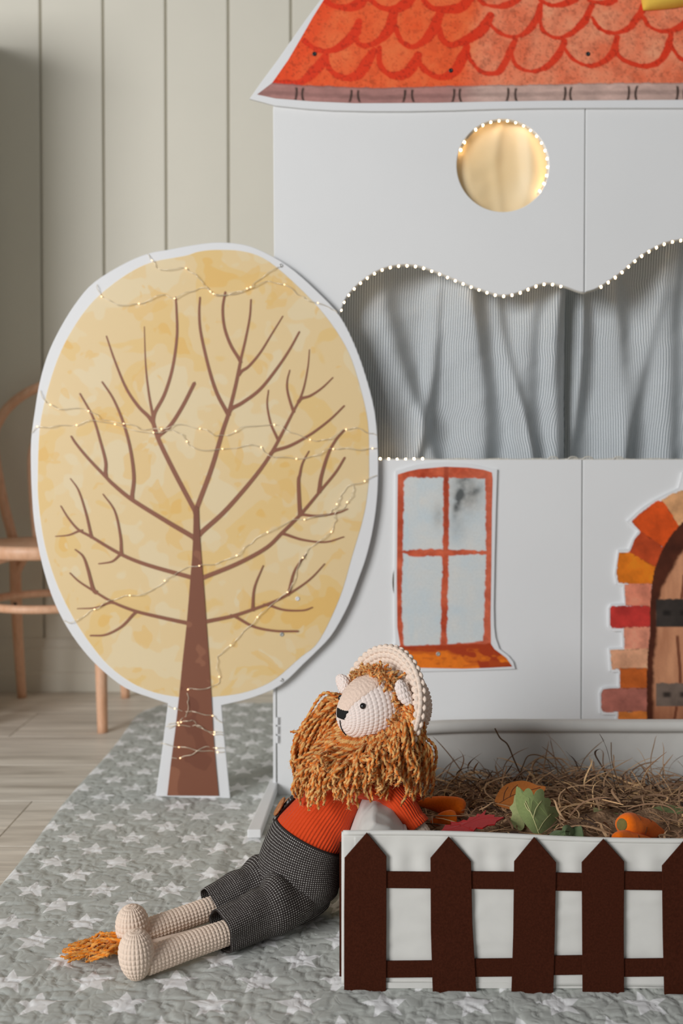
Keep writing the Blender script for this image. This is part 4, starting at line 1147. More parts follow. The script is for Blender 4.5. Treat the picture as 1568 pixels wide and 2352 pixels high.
# rolled rims
rf = np.stack([np.linspace(BX0 + 0.002, BX0 + BW, 120)] * 3, -1); rf[:, 1] = front_y(rf[:, 0]) + 0.002
rf[:, 2] = np.interp(rf[:, 0], np.linspace(BX0, BX0 + BW, 240), Zf[-1]) - 0.0005
s = Soup(); s.tube(rf, 0.0034, 8); s.build('rim', M['box_cloth'], bx)
s = Soup(); s.tube(rimL[::2], 0.0034, 8); s.build('rim', M['box_cloth'], bx)
rb = np.stack([xx[-1], Yb[-1] - 0.004, Zb[-1] - 0.010], -1)[::2]
s = Soup(); s.tube(rb, np.full(len(rb), 0.0105), 12); s.build('rim', M['box_lining'], bx)
# pickets
FY = BY0 - 0.0035
def px_front(pts):
    out_ = []
    for a, b in pts:
        q = W(a, b, FY); y = front_y(q.x) - 0.0035; q = W(a, b, y); out_.append((q.x, q.z))
    return out_
def felt(name, loop, y_front, parent, rot=True):
    o = board(name, [loop], 0, 0.0026, M['felt_brown'], None, 0.0006)
    x0 = loop[0][0]
    o.parent = None
    for v in o.data.vertices: v.co.y += y_front + v.co.x * math.tan(TH)
    adopt(o, parent); return o
pk = [
 [(842, 1913), (886, 1966), (886, 2100), (885, 2294), (791, 2292), (791, 2100), (792, 1970)],
 [(1030, 1922), (1080, 1978), (1083, 2120), (1094, 2302), (995, 2301), (990, 2140), (989, 1970)],
 [(1226, 1923), (1275, 1980), (1272, 2140), (1268, 2305), (1174, 2303), (1179, 2140), (1181, 1978)],
 [(1385, 1927), (1431, 1978), (1430, 2140), (1431, 2306), (1338, 2306), (1337, 2140), (1336, 1980)],
 [(1572, 1928), (1619, 1984), (1618, 2150), (1617, 2310), (1526, 2310), (1522, 2150), (1520, 1988)],
 [(1760, 1930), (1806, 1986), (1806, 2312), (1712, 2312), (1712, 1988)],
 [(1940, 1932), (1986, 1988), (1986, 2314), (1892, 2314), (1892, 1990)],
 [(2120, 1934), (2166, 1990), (2166, 2316), (2072, 2316), (2072, 1992)],
 [(2300, 1936), (2346, 1992), (2346, 2318), (2252, 2318), (2252, 1994)]]
for p in pk: felt('picket', px_front(p), FY - 0.0026, bx)
gaps = [(883, 993, 2003, 2039, 2209, 2245), (1081, 1181, 2003, 2041, 2204, 2243), (1272, 1338, 2006, 2045, 2197, 2239), (1429, 1523, 2003, 2043, 2204, 2243), (1615, 1714, 2005, 2045, 2206, 2246),
        (1804, 1894, 2006, 2046, 2207, 2247), (1984, 2074, 2007, 2047, 2208, 2248), (2164, 2254, 2008, 2048, 2209, 2249)]
for a, b, t0, t1, u0, u1 in gaps:
    felt('rail', px_front([(a, t0), (b, t0 + 1), (b, t1 + 1), (a, t1)]), FY - 0.0004, bx)
    felt('rail', px_front([(a, u0), (b, u0 - 1), (b, u1 - 1), (a, u1)]), FY - 0.0004, bx)
# pickets of the left side (seen edge on)
for yc in (1.245, 1.36, 1.475, 1.59, 1.69):
    s = Soup(); q = [(yc - 0.025, 0.014), (yc + 0.025, 0.014), (yc + 0.025, 0.105), (yc, 0.13 if yc > 1.3 else 0.135), (yc - 0.025, 0.105)]
    V = [(0.0002, a, b) for a, b in q] + [(-0.0026, a, b) for a, b in q]
    if yc < 1.3: V = [(x_, a, 0.014 + (b - 0.014) * 1.28) for x_, a, b in V]
    s.add(V, [[4, 3, 2, 1, 0], [5, 6, 7, 8, 9], np.array([[i, (i + 1) % 5, 5 + (i + 1) % 5, 5 + i] for i in range(5)])])
    s.build('picket', M['felt_brown'], bx, False)

# ------------------------------------------------------------------ hay in the box
def mound(x, y):
    t = (y - BY0) / (BY1 - BY0)
    return 0.128 + 0.030 * np.exp(-((t - 0.30) / 0.30) ** 2) - 0.022 * t + 0.026 * (fbm(x, y, 0.11, 71, 3) - 0.5) - 0.03 * np.exp(-((x - 0.10) / 0.07) ** 2) * sstep(0.5, 0.9, t)
nx, ny = 120, 76
X, Y = np.meshgrid(np.linspace(0.100, BX0 + BW - 0.012, nx), np.linspace(BY0 + 0.016, BY1 - 0.040, ny))
Y = Y + X * math.tan(TH)
X = X - 0.055 * np.clip(1 - (X - 0.075) / 0.05, 0, 1) * 0
Z = mound(X, Y) - 0.012 + 0.012 * (fbm(X, Y, 0.018, 13, 3) - 0.5)
Z[:, 0] = 0.03; Z[:, -1] = 0.03; Z[0] = 0.05; Z[-1] = 0.03
hay = thing('hay_bedding', 'loose brown dried grass bedding filling the white fabric box', 'hay', (0.45, 1.47, RZ + 0.008))
tag(mk('hay_base', np.stack([X, Y, Z], -1).reshape(-1, 3), [grid_faces(ny, nx)], M['hay_bed'], hay), kind='stuff')
# hay is pushed aside where the felt leaves and carrots lie on top of it
CLEAR = [(1232, 1866, 52, 55, 1.36), (1195, 1828, 58, 34, 1.47), (1080, 1893, 78, 28, 1.37), (1012, 1856, 58, 22, 1.48), (1470, 1905, 62, 30, 1.37), (1300, 1912, 38, 16, 1.32), (1500, 1868, 60, 15, 1.46), (1385, 1872, 50, 12, 1.46)]
def strands():
    s = Soup(); r = random.Random(5)
    pal = [A(140, 112, 86), A(112, 88, 68), A(82, 62, 48), A(166, 136, 104), A(196, 160, 118), A(62, 48, 40), A(126, 98, 76), A(214, 178, 132)]
    wts = [6, 5, 3, 5, 3, 2, 5, 2]
    def strand(x, y, z, L, wd, lift, c, n=10, turn=None):
        a = r.uniform(0, 2 * math.pi); tn = r.uniform(-2.4, 2.4) if turn is None else turn
        el = r.uniform(-0.25, 0.45) + lift; dl = -r.uniform(0.3, 2.2) * (1 if lift < 0.3 else 0.75)
        P = []; p = np.array([x, y, z])
        for i in range(n):
            t = i / (n - 1); P.append(p.copy())
            aa = a + tn * t + 0.4 * math.sin(5 * t + a); ee = el + dl * t
            p = p + L / n * np.array([math.cos(aa) * math.cos(ee), math.sin(aa) * math.cos(ee), math.sin(ee)])
            lim = BY1 - 0.042 + p[0] * math.tan(TH)
            p[1] = min(max(p[1], BY0 + 0.014), lim); p[0] = min(max(p[0], 0.102), BX0 + BW - 0.02)
            p[2] = max(p[2], 0.05)
            if p[1] < BY0 + 0.10: p[2] = min(p[2], 0.180)
        P = np.array(P)
        px_ = CX + P[:, 0] / P[:, 1] * F_PX; py_ = 1072 - (P[:, 2] - CAM_H) / P[:, 1] * F_PX
        for ex, ey, erx, ery, eY in CLEAR:
            if ((((px_ - ex) / erx) ** 2 + ((py_ - ey) / ery) ** 2 < 1) & (P[:, 1] < eY)).any() and r.random() < 0.93: return
        T = np.gradient(P, axis=0); T /= np.linalg.norm(T, axis=1)[:, None] + 1e-9
        up = np.array([r.uniform(-1, 1), r.uniform(-1, 1), 1.0]); B = np.cross(T, up); B /= np.linalg.norm(B, axis=1)[:, None] + 1e-9
        Nn = np.cross(B, T)
        w = wd * np.interp(np.linspace(0, 1, n), [0, 0.15, 0.8, 1], [0.5, 1, 0.9, 0.2])[:, None]
        V = np.stack([P - B * w, P + Nn * w * 0.45, P + B * w], 1)
        s.add(V, [grid_faces(n, 3)], np.array(c[:3]))
    for i in range(2600):
        x = r.uniform(0.105, BX0 + BW - 0.03) if i % 3 else r.uniform(0.105, 0.55); y = r.uniform(BY0 + 0.03, BY1 - 0.05)
        t = (y - BY0) / (BY1 - BY0)
        z = float(mound(np.array([x]), np.array([y]))[0]) + r.uniform(-0.014, 0.006)
        if t < 0.12: z = min(z, 0.15)
        strand(x, y, z, r.uniform(0.05, 0.15), r.uniform(0.0009, 0.0020), 0.0 if r.random() < 0.8 else 0.25, r.choices(pal, wts)[0])
    for i in range(420):     # unruly ones rising at the back
        x = r.gauss(0.30, 0.16) if i % 2 else r.uniform(0.1, BX0 + BW - 0.05)
        x = min(max(x, 0.1), BX0 + BW - 0.05); y = r.uniform(BY0 + 0.28, BY1 - 0.06)
        z = float(mound(np.array([x]), np.array([y]))[0]) - 0.005
        strand(x, y, z, r.uniform(0.06, 0.13), r.uniform(0.0007, 0.0016), r.uniform(0.3, 0.95), r.choices(pal, wts)[0], 14)
    # the single long twig that stands up against the back wall
    for q, w in (([(1200, 1790), (1180, 1745), (1165, 1710), (1148, 1695), (1136, 1673)], 0.0013), ([(1290, 1780), (1250, 1740), (1215, 1735), (1200, 1760), (1190, 1790)], 0.001),
                 ([(1420, 1800), (1405, 1750), (1403, 1705)], 0.0008), ([(1524, 1800), (1522, 1780), (1524, 1755)], 0.0008)):
        P = catmull([tuple(W(a, b, 1.62)) for a, b in q], 20); s.tube(P, w, 5, C=A(96, 74, 52)[:3])
    return s
tag(strands().build('hay_strands', M['hay'], hay, True, True), kind='stuff')

# ------------------------------------------------------------------ felt leaves and carrots in the hay
def felt_mat(name, c): return simple(name, c, 0.95, 0.10, 300, 800, 0.4, 0.0006, 0.1, sheen=0.1)
M['felt_red'] = felt_mat('red_felt', A(150, 18, 18)); M['felt_green'] = felt_mat('green_felt', A(112, 124, 78)); M['felt_pale'] = felt_mat('pale_green_felt', A(146, 152, 104))
M['felt_deep'] = felt_mat('deep_green_felt', A(84, 100, 68)); M['felt_rust'] = felt_mat('rust_felt', A(148, 86, 36)); M['felt_orange'] = felt_mat('orange_felt', A(232, 110, 16))
M['olive'] = felt_mat('olive_thread', A(100, 90, 48)); M['vein_pale'] = felt_mat('pale_stitch', A(176, 172, 124)); M['vein_dark'] = felt_mat('dark_stitch', A(84, 48, 26))
def leaf_pt(a, b, Yf): 
    return W(a, b, Yf(a, b))
def felt_leaf(name, outline, Yf, mat, label, veins=(), vmat=None, smooth_n=None, th=0.0018, vw=0.0006):
    o2 = outline if smooth_n is None else [tuple(p) for p in smooth_loop(outline, smooth_n)]
    P = [leaf_pt(a, b, Yf) for a, b in o2]
    base = min(P, key=lambda v: v.z)
    root = thing(name, label, 'leaf', base)
    V = np.array([tuple(p) for p in P])
    cpx = np.mean(o2, 0)
    # ring of inner points so the leaf can curve
    inner = np.array([tuple(leaf_pt(cpx[0] + (a - cpx[0]) * 0.45, cpx[1] + (b - cpx[1]) * 0.45, Yf)) for a, b in o2])
    n = len(V)
    F = [np.array([[i, (i + 1) % n, n + (i + 1) % n, n + i] for i in range(n)]), list(range(n, 2 * n))]
    b_ = mk('blade', np.concatenate([V, inner]), F, mat, root, False)
    m_ = b_.modifiers.new('th', 'SOLIDIFY'); m_.thickness = th; m_.offset = 0
    for q in veins:
        s = Soup(); pts = np.array([tuple(leaf_pt(a, b, Yf)) for a, b in catmull(q, 14)])
        pts[:, 1] -= th * 0.5; pts[:, 2] += th * 0.3
        s.tube(pts, vw, 5); s.build('vein', vmat, root)
    return root
felt_leaf('maple_leaf', [(1004, 1917), (1016, 1906), (1022, 1896), (1034, 1898), (1034, 1888), (1050, 1890), (1064, 1884), (1072, 1886), (1078, 1878), (1092, 1877), (1096, 1870), (1104, 1872), (1116, 1861), (1112, 1874), (1122, 1872), (1136, 1873), (1134, 1878), (1157, 1878),
    (1140, 1887), (1136, 1894), (1120, 1896), (1108, 1903), (1094, 1902), (1088, 1909), (1078, 1911), (1080, 1918), (1062, 1915), (1044, 1921), (1030, 1915)],
    lambda a, b: 1.275 + (1920 - b) * 0.0014, M['felt_red'], 'red felt maple leaf lying on the hay in the box', [[(1010, 1913), (1060, 1897), (1110, 1880), (1140, 1880)], [(1060, 1897), (1100, 1876)], [(1060, 1897), (1084, 1908)]], M['felt_red'])
oak = [(1186, 1808), (1194, 1812), (1199, 1822), (1207, 1813), (1214, 1811), (1221, 1818), (1224, 1829), (1231, 1817), (1240, 1812), (1248, 1818), (1249, 1832), (1258, 1833), (1264, 1841), (1262, 1852), (1273, 1853), (1282, 1861), (1283, 1872), (1276, 1880), (1284, 1889), (1282, 1900), (1273, 1905), (1266, 1915), (1254, 1921), (1240, 1921), (1226, 1914), (1212, 1900), (1200, 1884), (1190, 1866), (1184, 1840)]
felt_leaf('oak_leaf', oak, lambda a, b: 1.335 + (1920 - b) * 0.0004 + 0.000009 * (a - 1215) ** 2, M['felt_green'], 'sage green felt oak leaf standing upright in the hay', [[(1238, 1919), (1224, 1880), (1206, 1840)], [(1224, 1880), (1230, 1858), (1243, 1840)], [(1236, 1908), (1248, 1888), (1264, 1870)], [(1220, 1868), (1210, 1858), (1204, 1845)]], M['vein_pale'], 110)
felt_leaf('oak_leaf', [(1182, 1826), (1190, 1840), (1196, 1870), (1204, 1895), (1196, 1908), (1180, 1900), (1172, 1885), (1176, 1868), (1170, 1855), (1178, 1845)], lambda a, b: 1.352 + (1920 - b) * 0.0004, M['felt_pale'], 'small sage felt leaf tucked behind the upright oak leaf', (), None, 50)
felt_leaf('beech_leaf', [(1137, 1846), (1140, 1828), (1152, 1810), (1170, 1799), (1195, 1794), (1215, 1797), (1235, 1805), (1252, 1808), (1247, 1822), (1235, 1840), (1215, 1855), (1190, 1862), (1160, 1856)], lambda a, b: 1.43 + (1860 - b) * 0.0006, M['felt_rust'], 'rust brown felt leaf with dark stitched veins behind the green oak leaf', [[(1146, 1845), (1180, 1826), (1240, 1809)], [(1170, 1832), (1176, 1815), (1188, 1803)], [(1155, 1840), (1158, 1822), (1166, 1808)], [(1190, 1822), (1205, 1836), (1210, 1848)]], M['vein_dark'], 60)
felt_leaf('clover_leaf', [(1262, 1924), (1268, 1912), (1280, 1908), (1290, 1910), (1292, 1900), (1302, 1895), (1312, 1902), (1314, 1912), (1320, 1900), (1332, 1896), (1338, 1908), (1336, 1928), (1300, 1930)], lambda a, b: 1.300 + (1925 - b) * 0.0008 + 0.012 * math.sin(a * 0.12), M['felt_deep'], 'deep green scalloped felt leaf at the foot of the oak leaf', (), None, 60)
felt_leaf('felt_scrap', [(1106, 1922), (1116, 1913), (1130, 1914), (1142, 1917), (1156, 1916), (1170, 1922), (1140, 1926)], lambda a, b: 1.295 + (1925 - b) * 0.001, M['felt_pale'], 'pale green felt leaf tip peeping over the front rim of the box', (), None, 36)
felt_leaf('long_leaf', [(1322, 1886), (1340, 1872), (1362, 1868), (1362, 1856), (1380, 1860), (1410, 1868), (1440, 1872), (1420, 1880), (1380, 1884), (1345, 1890)], lambda a, b: 1.44 + (1890 - b) * 0.0012, M['felt_pale'], 'pale green felt leaf half buried in hay beside the stitched carrot', (), None, 50)
felt_leaf('long_leaf', [(1446, 1876), (1470, 1862), (1500, 1856), (1530, 1850), (1552, 1853), (1580, 1862), (1610, 1880), (1580, 1895), (1540, 1884), (1500, 1878), (1470, 1882)], lambda a, b: 1.44 + (1890 - b) * 0.0012 + 0.006 * math.sin(a * 0.05), M['felt_green'], 'long green felt leaf lying on the hay above the stitched carrot', (), None, 60)

def carrot(label, tip, butt, Yt, Yb, r, mat, marks=(), crown=True):
    a = np.array(tuple(W(tip[0], tip[1], Yt))); b = np.array(tuple(W(butt[0], butt[1], Yb)))
    root = thing('felt_carrot', label, 'carrot', tuple((a + b) / 2 - np.array([0, 0, r])))
    t = np.linspace(0, 1, 40)
    P = b + (a - b) * t[:, None]; P[:, 2] += 0.004 * np.sin(t * math.pi)
    R = r * np.interp(t, [0, 0.03, 0.08, 0.2, 0.5, 0.8, 0.95, 1], [0.55, 0.82, 0.95, 1.0, 0.82, 0.5, 0.22, 0.04])
    tube_obj('body', P, R, 22, mat, root, disp=lambda s_, th: 0.0006 * np.sin(th * 3 + s_ * 120))
    ax = (a - b) / np.linalg.norm(a - b)
    if crown:
        s = Soup(); s.tube([b - ax * 0.0016, b - ax * 0.0006, b + ax * 0.002], [r * 0.42, r * 0.5, r * 0.5], 16); s.build('crown', M['olive'], root)
    T, Nn, Bn = frames(P)
    for (q, ang) in marks:
        i = int(q * 39); s = Soup(); pts = []
        for d in np.linspace(-0.28, 0.28, 7):
            pts.append(P[i] + (Nn[i] * math.cos(ang + d) + Bn[i] * math.sin(ang + d)) * (R[i] + 0.0009))
        s.tube(np.array(pts), 0.0005, 5); s.build('stitch', M['vein_dark'], root)
    return root
carrot('orange felt carrot with olive stitched end near the front rim of the box', (1540, 1928), (1428, 1894), 1.36, 1.300, 0.0165, M['felt_orange'], [(0.2, 0.6), (0.25, 2.6), (0.45, 0.4), (0.3, 1.6), (0.6, 2.0), (0.15, 3.6)])
carrot('orange felt carrot lying beneath the olive ended carrot', (1520, 1945), (1412, 1926), 1.32, 1.275, 0.010, M['felt_orange'], [(0.4, 1.0)], False)
carrot('orange felt carrot beside the toy lion hand with its tip in the hay', (957, 1846), (1066, 1862), 1.46, 1.44, 0.0155, M['felt_orange'], [(0.25, 0.8), (0.4, 1.4), (0.6, 0.9)], False)
carrot('orange felt carrot buried under the red maple leaf', (985, 1895), (1045, 1882), 1.40, 1.41, 0.012, M['felt_orange'], [(0.3, 1.0)], False)

# ------------------------------------------------------------------ toy lion
def unit(v): v = np.asarray(v, float); return v / np.linalg.norm(v)
fh = unit((-0.855, -0.52, 0)); nh = unit((0.52, -0.855, 0)); UP = np.array([0, 0, 1.0])
lion = thing('toy_lion', 'crocheted toy lion in rust jumper and dark tweed dungarees leaning on the white box', 'toy', (-0.06, 1.40, 0.006))
def stitch(u, v, p=4.0):
    """pillow of one crochet stitch; u,v counted in stitches"""
    r_ = np.floor(v); fu = np.abs(2 * ((u + 0.5 * (r_ % 2)) % 1) - 1); fv = np.abs(2 * (v % 1) - 1)
    return (1 - fu ** p) * (1 - fv ** p)
def stitch_grid(u, v, p=3.0):
    fu = np.abs(2 * (u % 1) - 1); fv = np.abs(2 * (v % 1) - 1)
    return (1 - fu ** p) * (1 - fv ** p)

# torso axis and radii
tor_c = [(-0.050, 1.402, 0.012), (-0.058, 1.402, 0.034), (-0.060, 1.402, 0.068), (-0.046, 1.405, 0.120), (-0.013, 1.411, 0.168), (0.018, 1.416, 0.205), (0.032, 1.420, 0.226)]
tor_r = [0.030, 0.050, 0.0585, 0.053, 0.043, 0.033, 0.022]
def torso(t0, t1, n, m, off, name, mat, wrinkle=None, cap=True):
    t = np.linspace(t0, t1, n)
    full = catmull(tor_c, 121); P = np.stack([np.interp(t, np.linspace(0, 1, 121), full[:, k]) for k in range(3)], -1)
    R = np.interp(t, np.linspace(0, 1, 121), catmull(np.array(tor_r)[:, None], 121)[:, 0]) + off
    return tube_obj(name, P, R, m, mat, lion, hint=tuple(fh), disp=wrinkle, cap=cap)
def tor_pt(t, ang, off):
    full = catmull(tor_c, 121); R = catmull(np.array(tor_r)[:, None], 121)[:, 0]
    T, Nn, Bn = frames(full, tuple(fh))
    i = min(max(t * 120, 0), 120); k = int(round(i))
    return full[k] + (Nn[k] * math.cos(ang) + Bn[k] * math.sin(ang)) * (R[k] + off)
shirt = torso(0.40, 1.0, 50, 110, 0.0, 'jumper', M['rib'], lambda s_, th: 0.0012 * np.sin(th * 2 + s_ * 60) + 0.0006 * np.sin(s_ * 210 + 2 * th))
def trouser_wr(s_, th):
    return 0.0016 * np.sin(th * 3 + s_ * 45) * np.exp(-((s_ - 0.02) / 0.05) ** 2) + 0.0010 * np.sin(s_ * 90 + 2 * np.sin(th)) * np.exp(-(s_ / 0.05) ** 2)
# dungaree body: bib seat
torso(0.0, 0.512, 60, 110, 0.0034, 'dungarees', M['tweed'], trouser_wr)
# waist band edge
full = catmull(tor_c, 121); Rr = catmull(np.array(tor_r)[:, None], 121)[:, 0]; T_, N_, B_ = frames(full, tuple(fh))
k = int(0.512 * 120)
wb_ = np.array([full[k] + (N_[k] * math.cos(a) + B_[k] * math.sin(a)) * (Rr[k] + 0.0026) for a in np.linspace(0, 2 * math.pi, 81)])
s = Soup(); s.tube(wb_, 0.0016, 6, cap=False); s.build('waist_hem', M['tweed'], lion)

# trouser legs
def smooth_path(p, n): return catmull(p, n)
near_hip = (-0.045, 1.372, 0.046); far_hip = (-0.078, 1.432, 0.046)
tl_near = smooth_path([(-0.058, 1.386, 0.050), (-0.084, 1.352, 0.048), (-0.118, 1.326, 0.042), (-0.160, 1.296, 0.0345)], 60)
tl_far = smooth_path([(-0.074, 1.420, 0.050), (-0.112, 1.404, 0.052), (-0.150, 1.384, 0.044), (-0.183, 1.364, 0.0355)], 60)
def wr_leg(seed):
    def f(s_, th):
        e = np.exp(-((s_ - 0.045) / 0.035) ** 2)
        return (0.0042 * np.sin(s_ * 150 + 1.5 * np.sin(th + seed)) * e * (0.6 + 0.4 * np.cos(th - 0.6)) + 0.0012 * np.sin(th * 3 + seed + s_ * 30) + 0.0016 * np.sin(th * 5 + seed) * sstep(0.07, 0.13, s_))
    return f
for P, sd, nm in ((tl_near, 0.3, 'near'), (tl_far, 1.7, 'far')):
    R = np.interp(np.linspace(0, 1, 60), [0, 0.15, 0.35, 0.7, 1.0], [0.026, 0.036, 0.0385, 0.031, 0.0285])
    o = tube_obj('trouser_leg', P, R, 80, M['tweed'], lion, hint=(0, 0, 1), disp=wr_leg(sd), cap=False, R2=R * 1.02)
    m_ = o.modifiers.new('th', 'SOLIDIFY'); m_.thickness = 0.0018; m_.offset = -1

# crocheted legs with feet
def crochet_leg(P, r, foot_c, foot_d, sz, tilt):
    L = np.linalg.norm(np.diff(P, axis=0), axis=1).sum(); rows = L / 0.0052; cols = 22
    n = int(rows * 7); P = catmull(P, n)
    R = r * np.interp(np.linspace(0, 1, n), [0, 0.85, 1], [0.96, 1.0, 1.02])
    tube_obj('leg', P, R, cols * 7, M['yarn_leg'], lion, disp=lambda s_, th: 0.0016 * stitch_grid(th / (2 * math.pi) * cols, s_ / 0.0052, 3.0) - 0.0008)
    # foot: egg standing on its heel
    na, nb = 110, 26 * 7
    a = np.linspace(0.02, math.pi - 0.02, na)[:, None]; b = np.linspace(0, 2 * math.pi, nb, endpoint=False)[None]
    st = 0.0016 * stitch_grid(b / (2 * math.pi) * 26 + 0 * a, a / math.pi * 15 + 0 * b, 3.0) * np.sin(a) ** 0.5
    up_ = unit(UP * math.cos(tilt) + np.array(foot_d) * math.sin(tilt)); fd = unit(np.array(foot_d) - up_ * np.dot(foot_d, up_)); sd = np.cross(up_, fd)
    egg = 1 + 0.10 * np.cos(a)
    V = (np.array(foot_c) + up_ * ((sz[2] + st) * np.cos(a) + 0 * b)[..., None] + fd * ((sz[0] + st) * np.sin(a) * egg * np.cos(b))[..., None] + sd * ((sz[1] + st) * np.sin(a) * egg * np.sin(b))[..., None])
    mk('foot', V.reshape(-1, 3), [grid_faces(na, nb, True)[:, ::-1], list(range(nb)), list(range((na - 1) * nb, na * nb))[::-1]], M['yarn_leg'], lion)
G = 0.0056
crochet_leg([(-0.135, 1.310, 0.033), (-0.19, 1.274, 0.0295), (-0.247, 1.236, G + 0.0195)], 0.0165, (-0.2575, 1.2285, G + 0.0315), fh, (0.0210, 0.0205, 0.0315), 0.05)
crochet_leg([(-0.155, 1.380, 0.038), (-0.215, 1.341, 0.032), (-0.265, 1.308, G + 0.0215)], 0.0160, (-0.2770, 1.2995, G + 0.0315), fh, (0.0210, 0.0205, 0.0315), 0.10)

# sleeve, hand
arm = smooth_path([(0.022, 1.392, 0.205), (0.050, 1.368, 0.208), (0.078, 1.350, 0.188), (0.101, 1.338, 0.157)], 60)
Ra = np.interp(np.linspace(0, 1, 60), [0, 0.2, 0.6, 0.9, 0.94, 1.0], [0.024, 0.025, 0.0215, 0.0195, 0.0215, 0.0220])
o = tube_obj('sleeve', arm, Ra, 60, M['rib'], lion, disp=lambda s_, th: 0.0014 * np.sin(s_ * 150 + 1.2 * np.sin(th)) * np.exp(-((s_ - 0.07) / 0.03) ** 2), cap=False)
m_ = o.modifiers.new('th', 'SOLIDIFY'); m_.thickness = 0.0016; m_.offset = -1
arm2 = smooth_path([(0.000, 1.445, 0.200), (0.008, 1.478, 0.190), (0.020, 1.500, 0.160), (0.036, 1.510, 0.135)], 40)
arm2[:, 0] += 0.075 * np.linspace(0, 1, 40)
o = tube_obj('sleeve', arm2, np.interp(np.linspace(0, 1, 40), [0, 1], [0.024, 0.0205]), 50, M['rib'], lion)
def paw(c, ax, r, L):
    ax = unit(ax); n = 40; a = np.linspace(0.02, math.pi - 0.02, n)
    P = np.array(c) - ax * L * np.cos(a)[:, None]
    tube_obj('hand', P, r * np.sin(a), 16 * 6, M['yarn_leg'], lion, disp=lambda s_, th: 0.0012 * stitch_grid(th / (2 * math.pi) * 16, s_ / 0.0045, 3.0))
paw((0.105, 1.336, 0.150), (0.02, -0.006, -0.026), 0.0155, 0.022)

# head -------------------------------------------------------------
hc = np.array(tuple(W(862, 1628, 1.41)))
hf = unit((-0.845, -0.53, 0.02)); hn = unit(np.cross(hf, UP)); 
if hn[1] > 0: hn = -hn
hu = unit(np.cross(hn, hf)); 
if hu[2] < 0: hu = -hu
def head_pt(a, ph, off=0.0):
    """a from the muzzle tip (0) to the nape (pi); ph from the crown (0) towards the near cheek"""
    a = np.asarray(a, float); ph = np.asarray(ph, float)
    Fx = np.where(np.cos(a) > 0, 0.0585, 0.050) * np.cos(a)
    rho = np.sin(a) ** 0.92 * (1 - 0.10 * np.clip(np.cos(a), 0, 1) ** 1.5)
    ru = np.where(np.cos(ph) > 0, 0.0500, 0.046); rn = 0.0490
    up_ = ru * np.cos(ph) * rho; nn_ = rn * np.sin(ph) * rho
    drop = -0.008 * np.clip(np.cos(a), 0, 1) ** 2
    P = hc + hf * Fx[..., None] + hu * (up_ + drop)[..., None] + hn * nn_[..., None]
    d = P - (hc - hu * 0.004); d = d / (np.linalg.norm(d, axis=-1)[..., None] + 1e-9)
    return P + d * np.asarray(off)[..., None]
na, nb = 180, 46 * 7
a, b = np.meshgrid(np.linspace(0.015, math.pi - 0.05, na), np.linspace(0, 2 * math.pi, nb, endpoint=False), indexing='ij')
cols = np.where(a < 0.45, 23, 46)
st = 0.0017 * stitch(b / (2 * math.pi) * cols, a / math.pi * 27, 4.0) - 0.001
V = head_pt(a, b, st)
head_o = mk('head', V.reshape(-1, 3), [grid_faces(na, nb, True), list(range(nb))[::-1], list(range((na - 1) * nb, na * nb))], M['yarn_face'], lion)
# pink bridge of the nose
na, nb = 70, 60
av = np.linspace(0.16, 1.42, na); A_, B_2 = np.meshgrid(av, np.linspace(-1, 1, nb), indexing='ij')
half = np.interp(av, [0.16, 0.5, 0.9, 1.25, 1.42], [1.05, 0.72, 0.68, 0.66, 0.5])[:, None]
ph = B_2 * half
edge = np.sqrt(np.clip(1 - np.abs(B_2) ** 8, 0, 1))
fz = 0.0022 * edge + 0.0005 * (fbm(A_ * 60, B_2 * 9, 1.0, 3, 2) - 0.5) * 2 + 0.0005 * stitch(B_2 * 6, A_ / math.pi * 34, 3)
mk('nose_bridge', head_pt(A_, ph, fz - 0.0005).reshape(-1, 3), [grid_faces(na, nb)[:, ::-1]], M['yarn_pink'], head_o)
# nose
na, nb = 18, 22
A_, B_2 = np.meshgrid(np.linspace(0.0, 1, na), np.linspace(-1, 1, nb), indexing='ij')
uu = 0.0004 + A_ * 0.0125
ww = np.interp(A_, [0, 0.45, 1], [0.0085, 0.0105, 0.0150]) * B_2
aa = np.arcsin(np.clip(np.hypot(uu, ww) / 0.0505, 0, 0.99)) ** 1.0 * 1.05; pp = np.arctan2(ww, uu)
nose_off = 0.0030 * np.sqrt(np.clip((1 - np.abs(2 * A_ - 1) ** 5) * (1 - np.abs(B_2) ** 5), 0, 1)) + 0.0003 * np.sin(B_2 * 22)
mk('nose', head_pt(aa, pp, nose_off).reshape(-1, 3), [grid_faces(na, nb)[:, ::-1]], M['black_thread'], head_o)
ml = head_pt(np.linspace(0.03, 0.62, 16), np.full(16, math.pi), np.full(16, 0.0014))
s = Soup(); s.tube(ml, 0.0008, 6); s.build('mouth', M['black_thread'], head_o)
# eyes
for sg in (1, -1):
    q = head_pt(np.array(0.80), np.array(sg * 1.02), np.array(0.0008)); d = unit(q - hc)
    na, nb = 14, 24; a = np.linspace(0.03, math.pi / 2 + 0.5, na)[:, None]; bb = np.linspace(0, 2 * math.pi, nb, endpoint=False)[None]
    e1 = unit(np.cross(d, UP)); e2 = np.cross(d, e1); r_ = 0.0043
    V = q + d * (r_ * 0.8 * np.cos(a) + 0 * bb)[..., None] + e1 * (r_ * np.sin(a) * np.cos(bb))[..., None] + e2 * (r_ * np.sin(a) * np.sin(bb))[..., None]
    mk('eye', V.reshape(-1, 3), [grid_faces(na, nb, True)[:, ::-1], list(range(nb))], M['eye'], head_o)
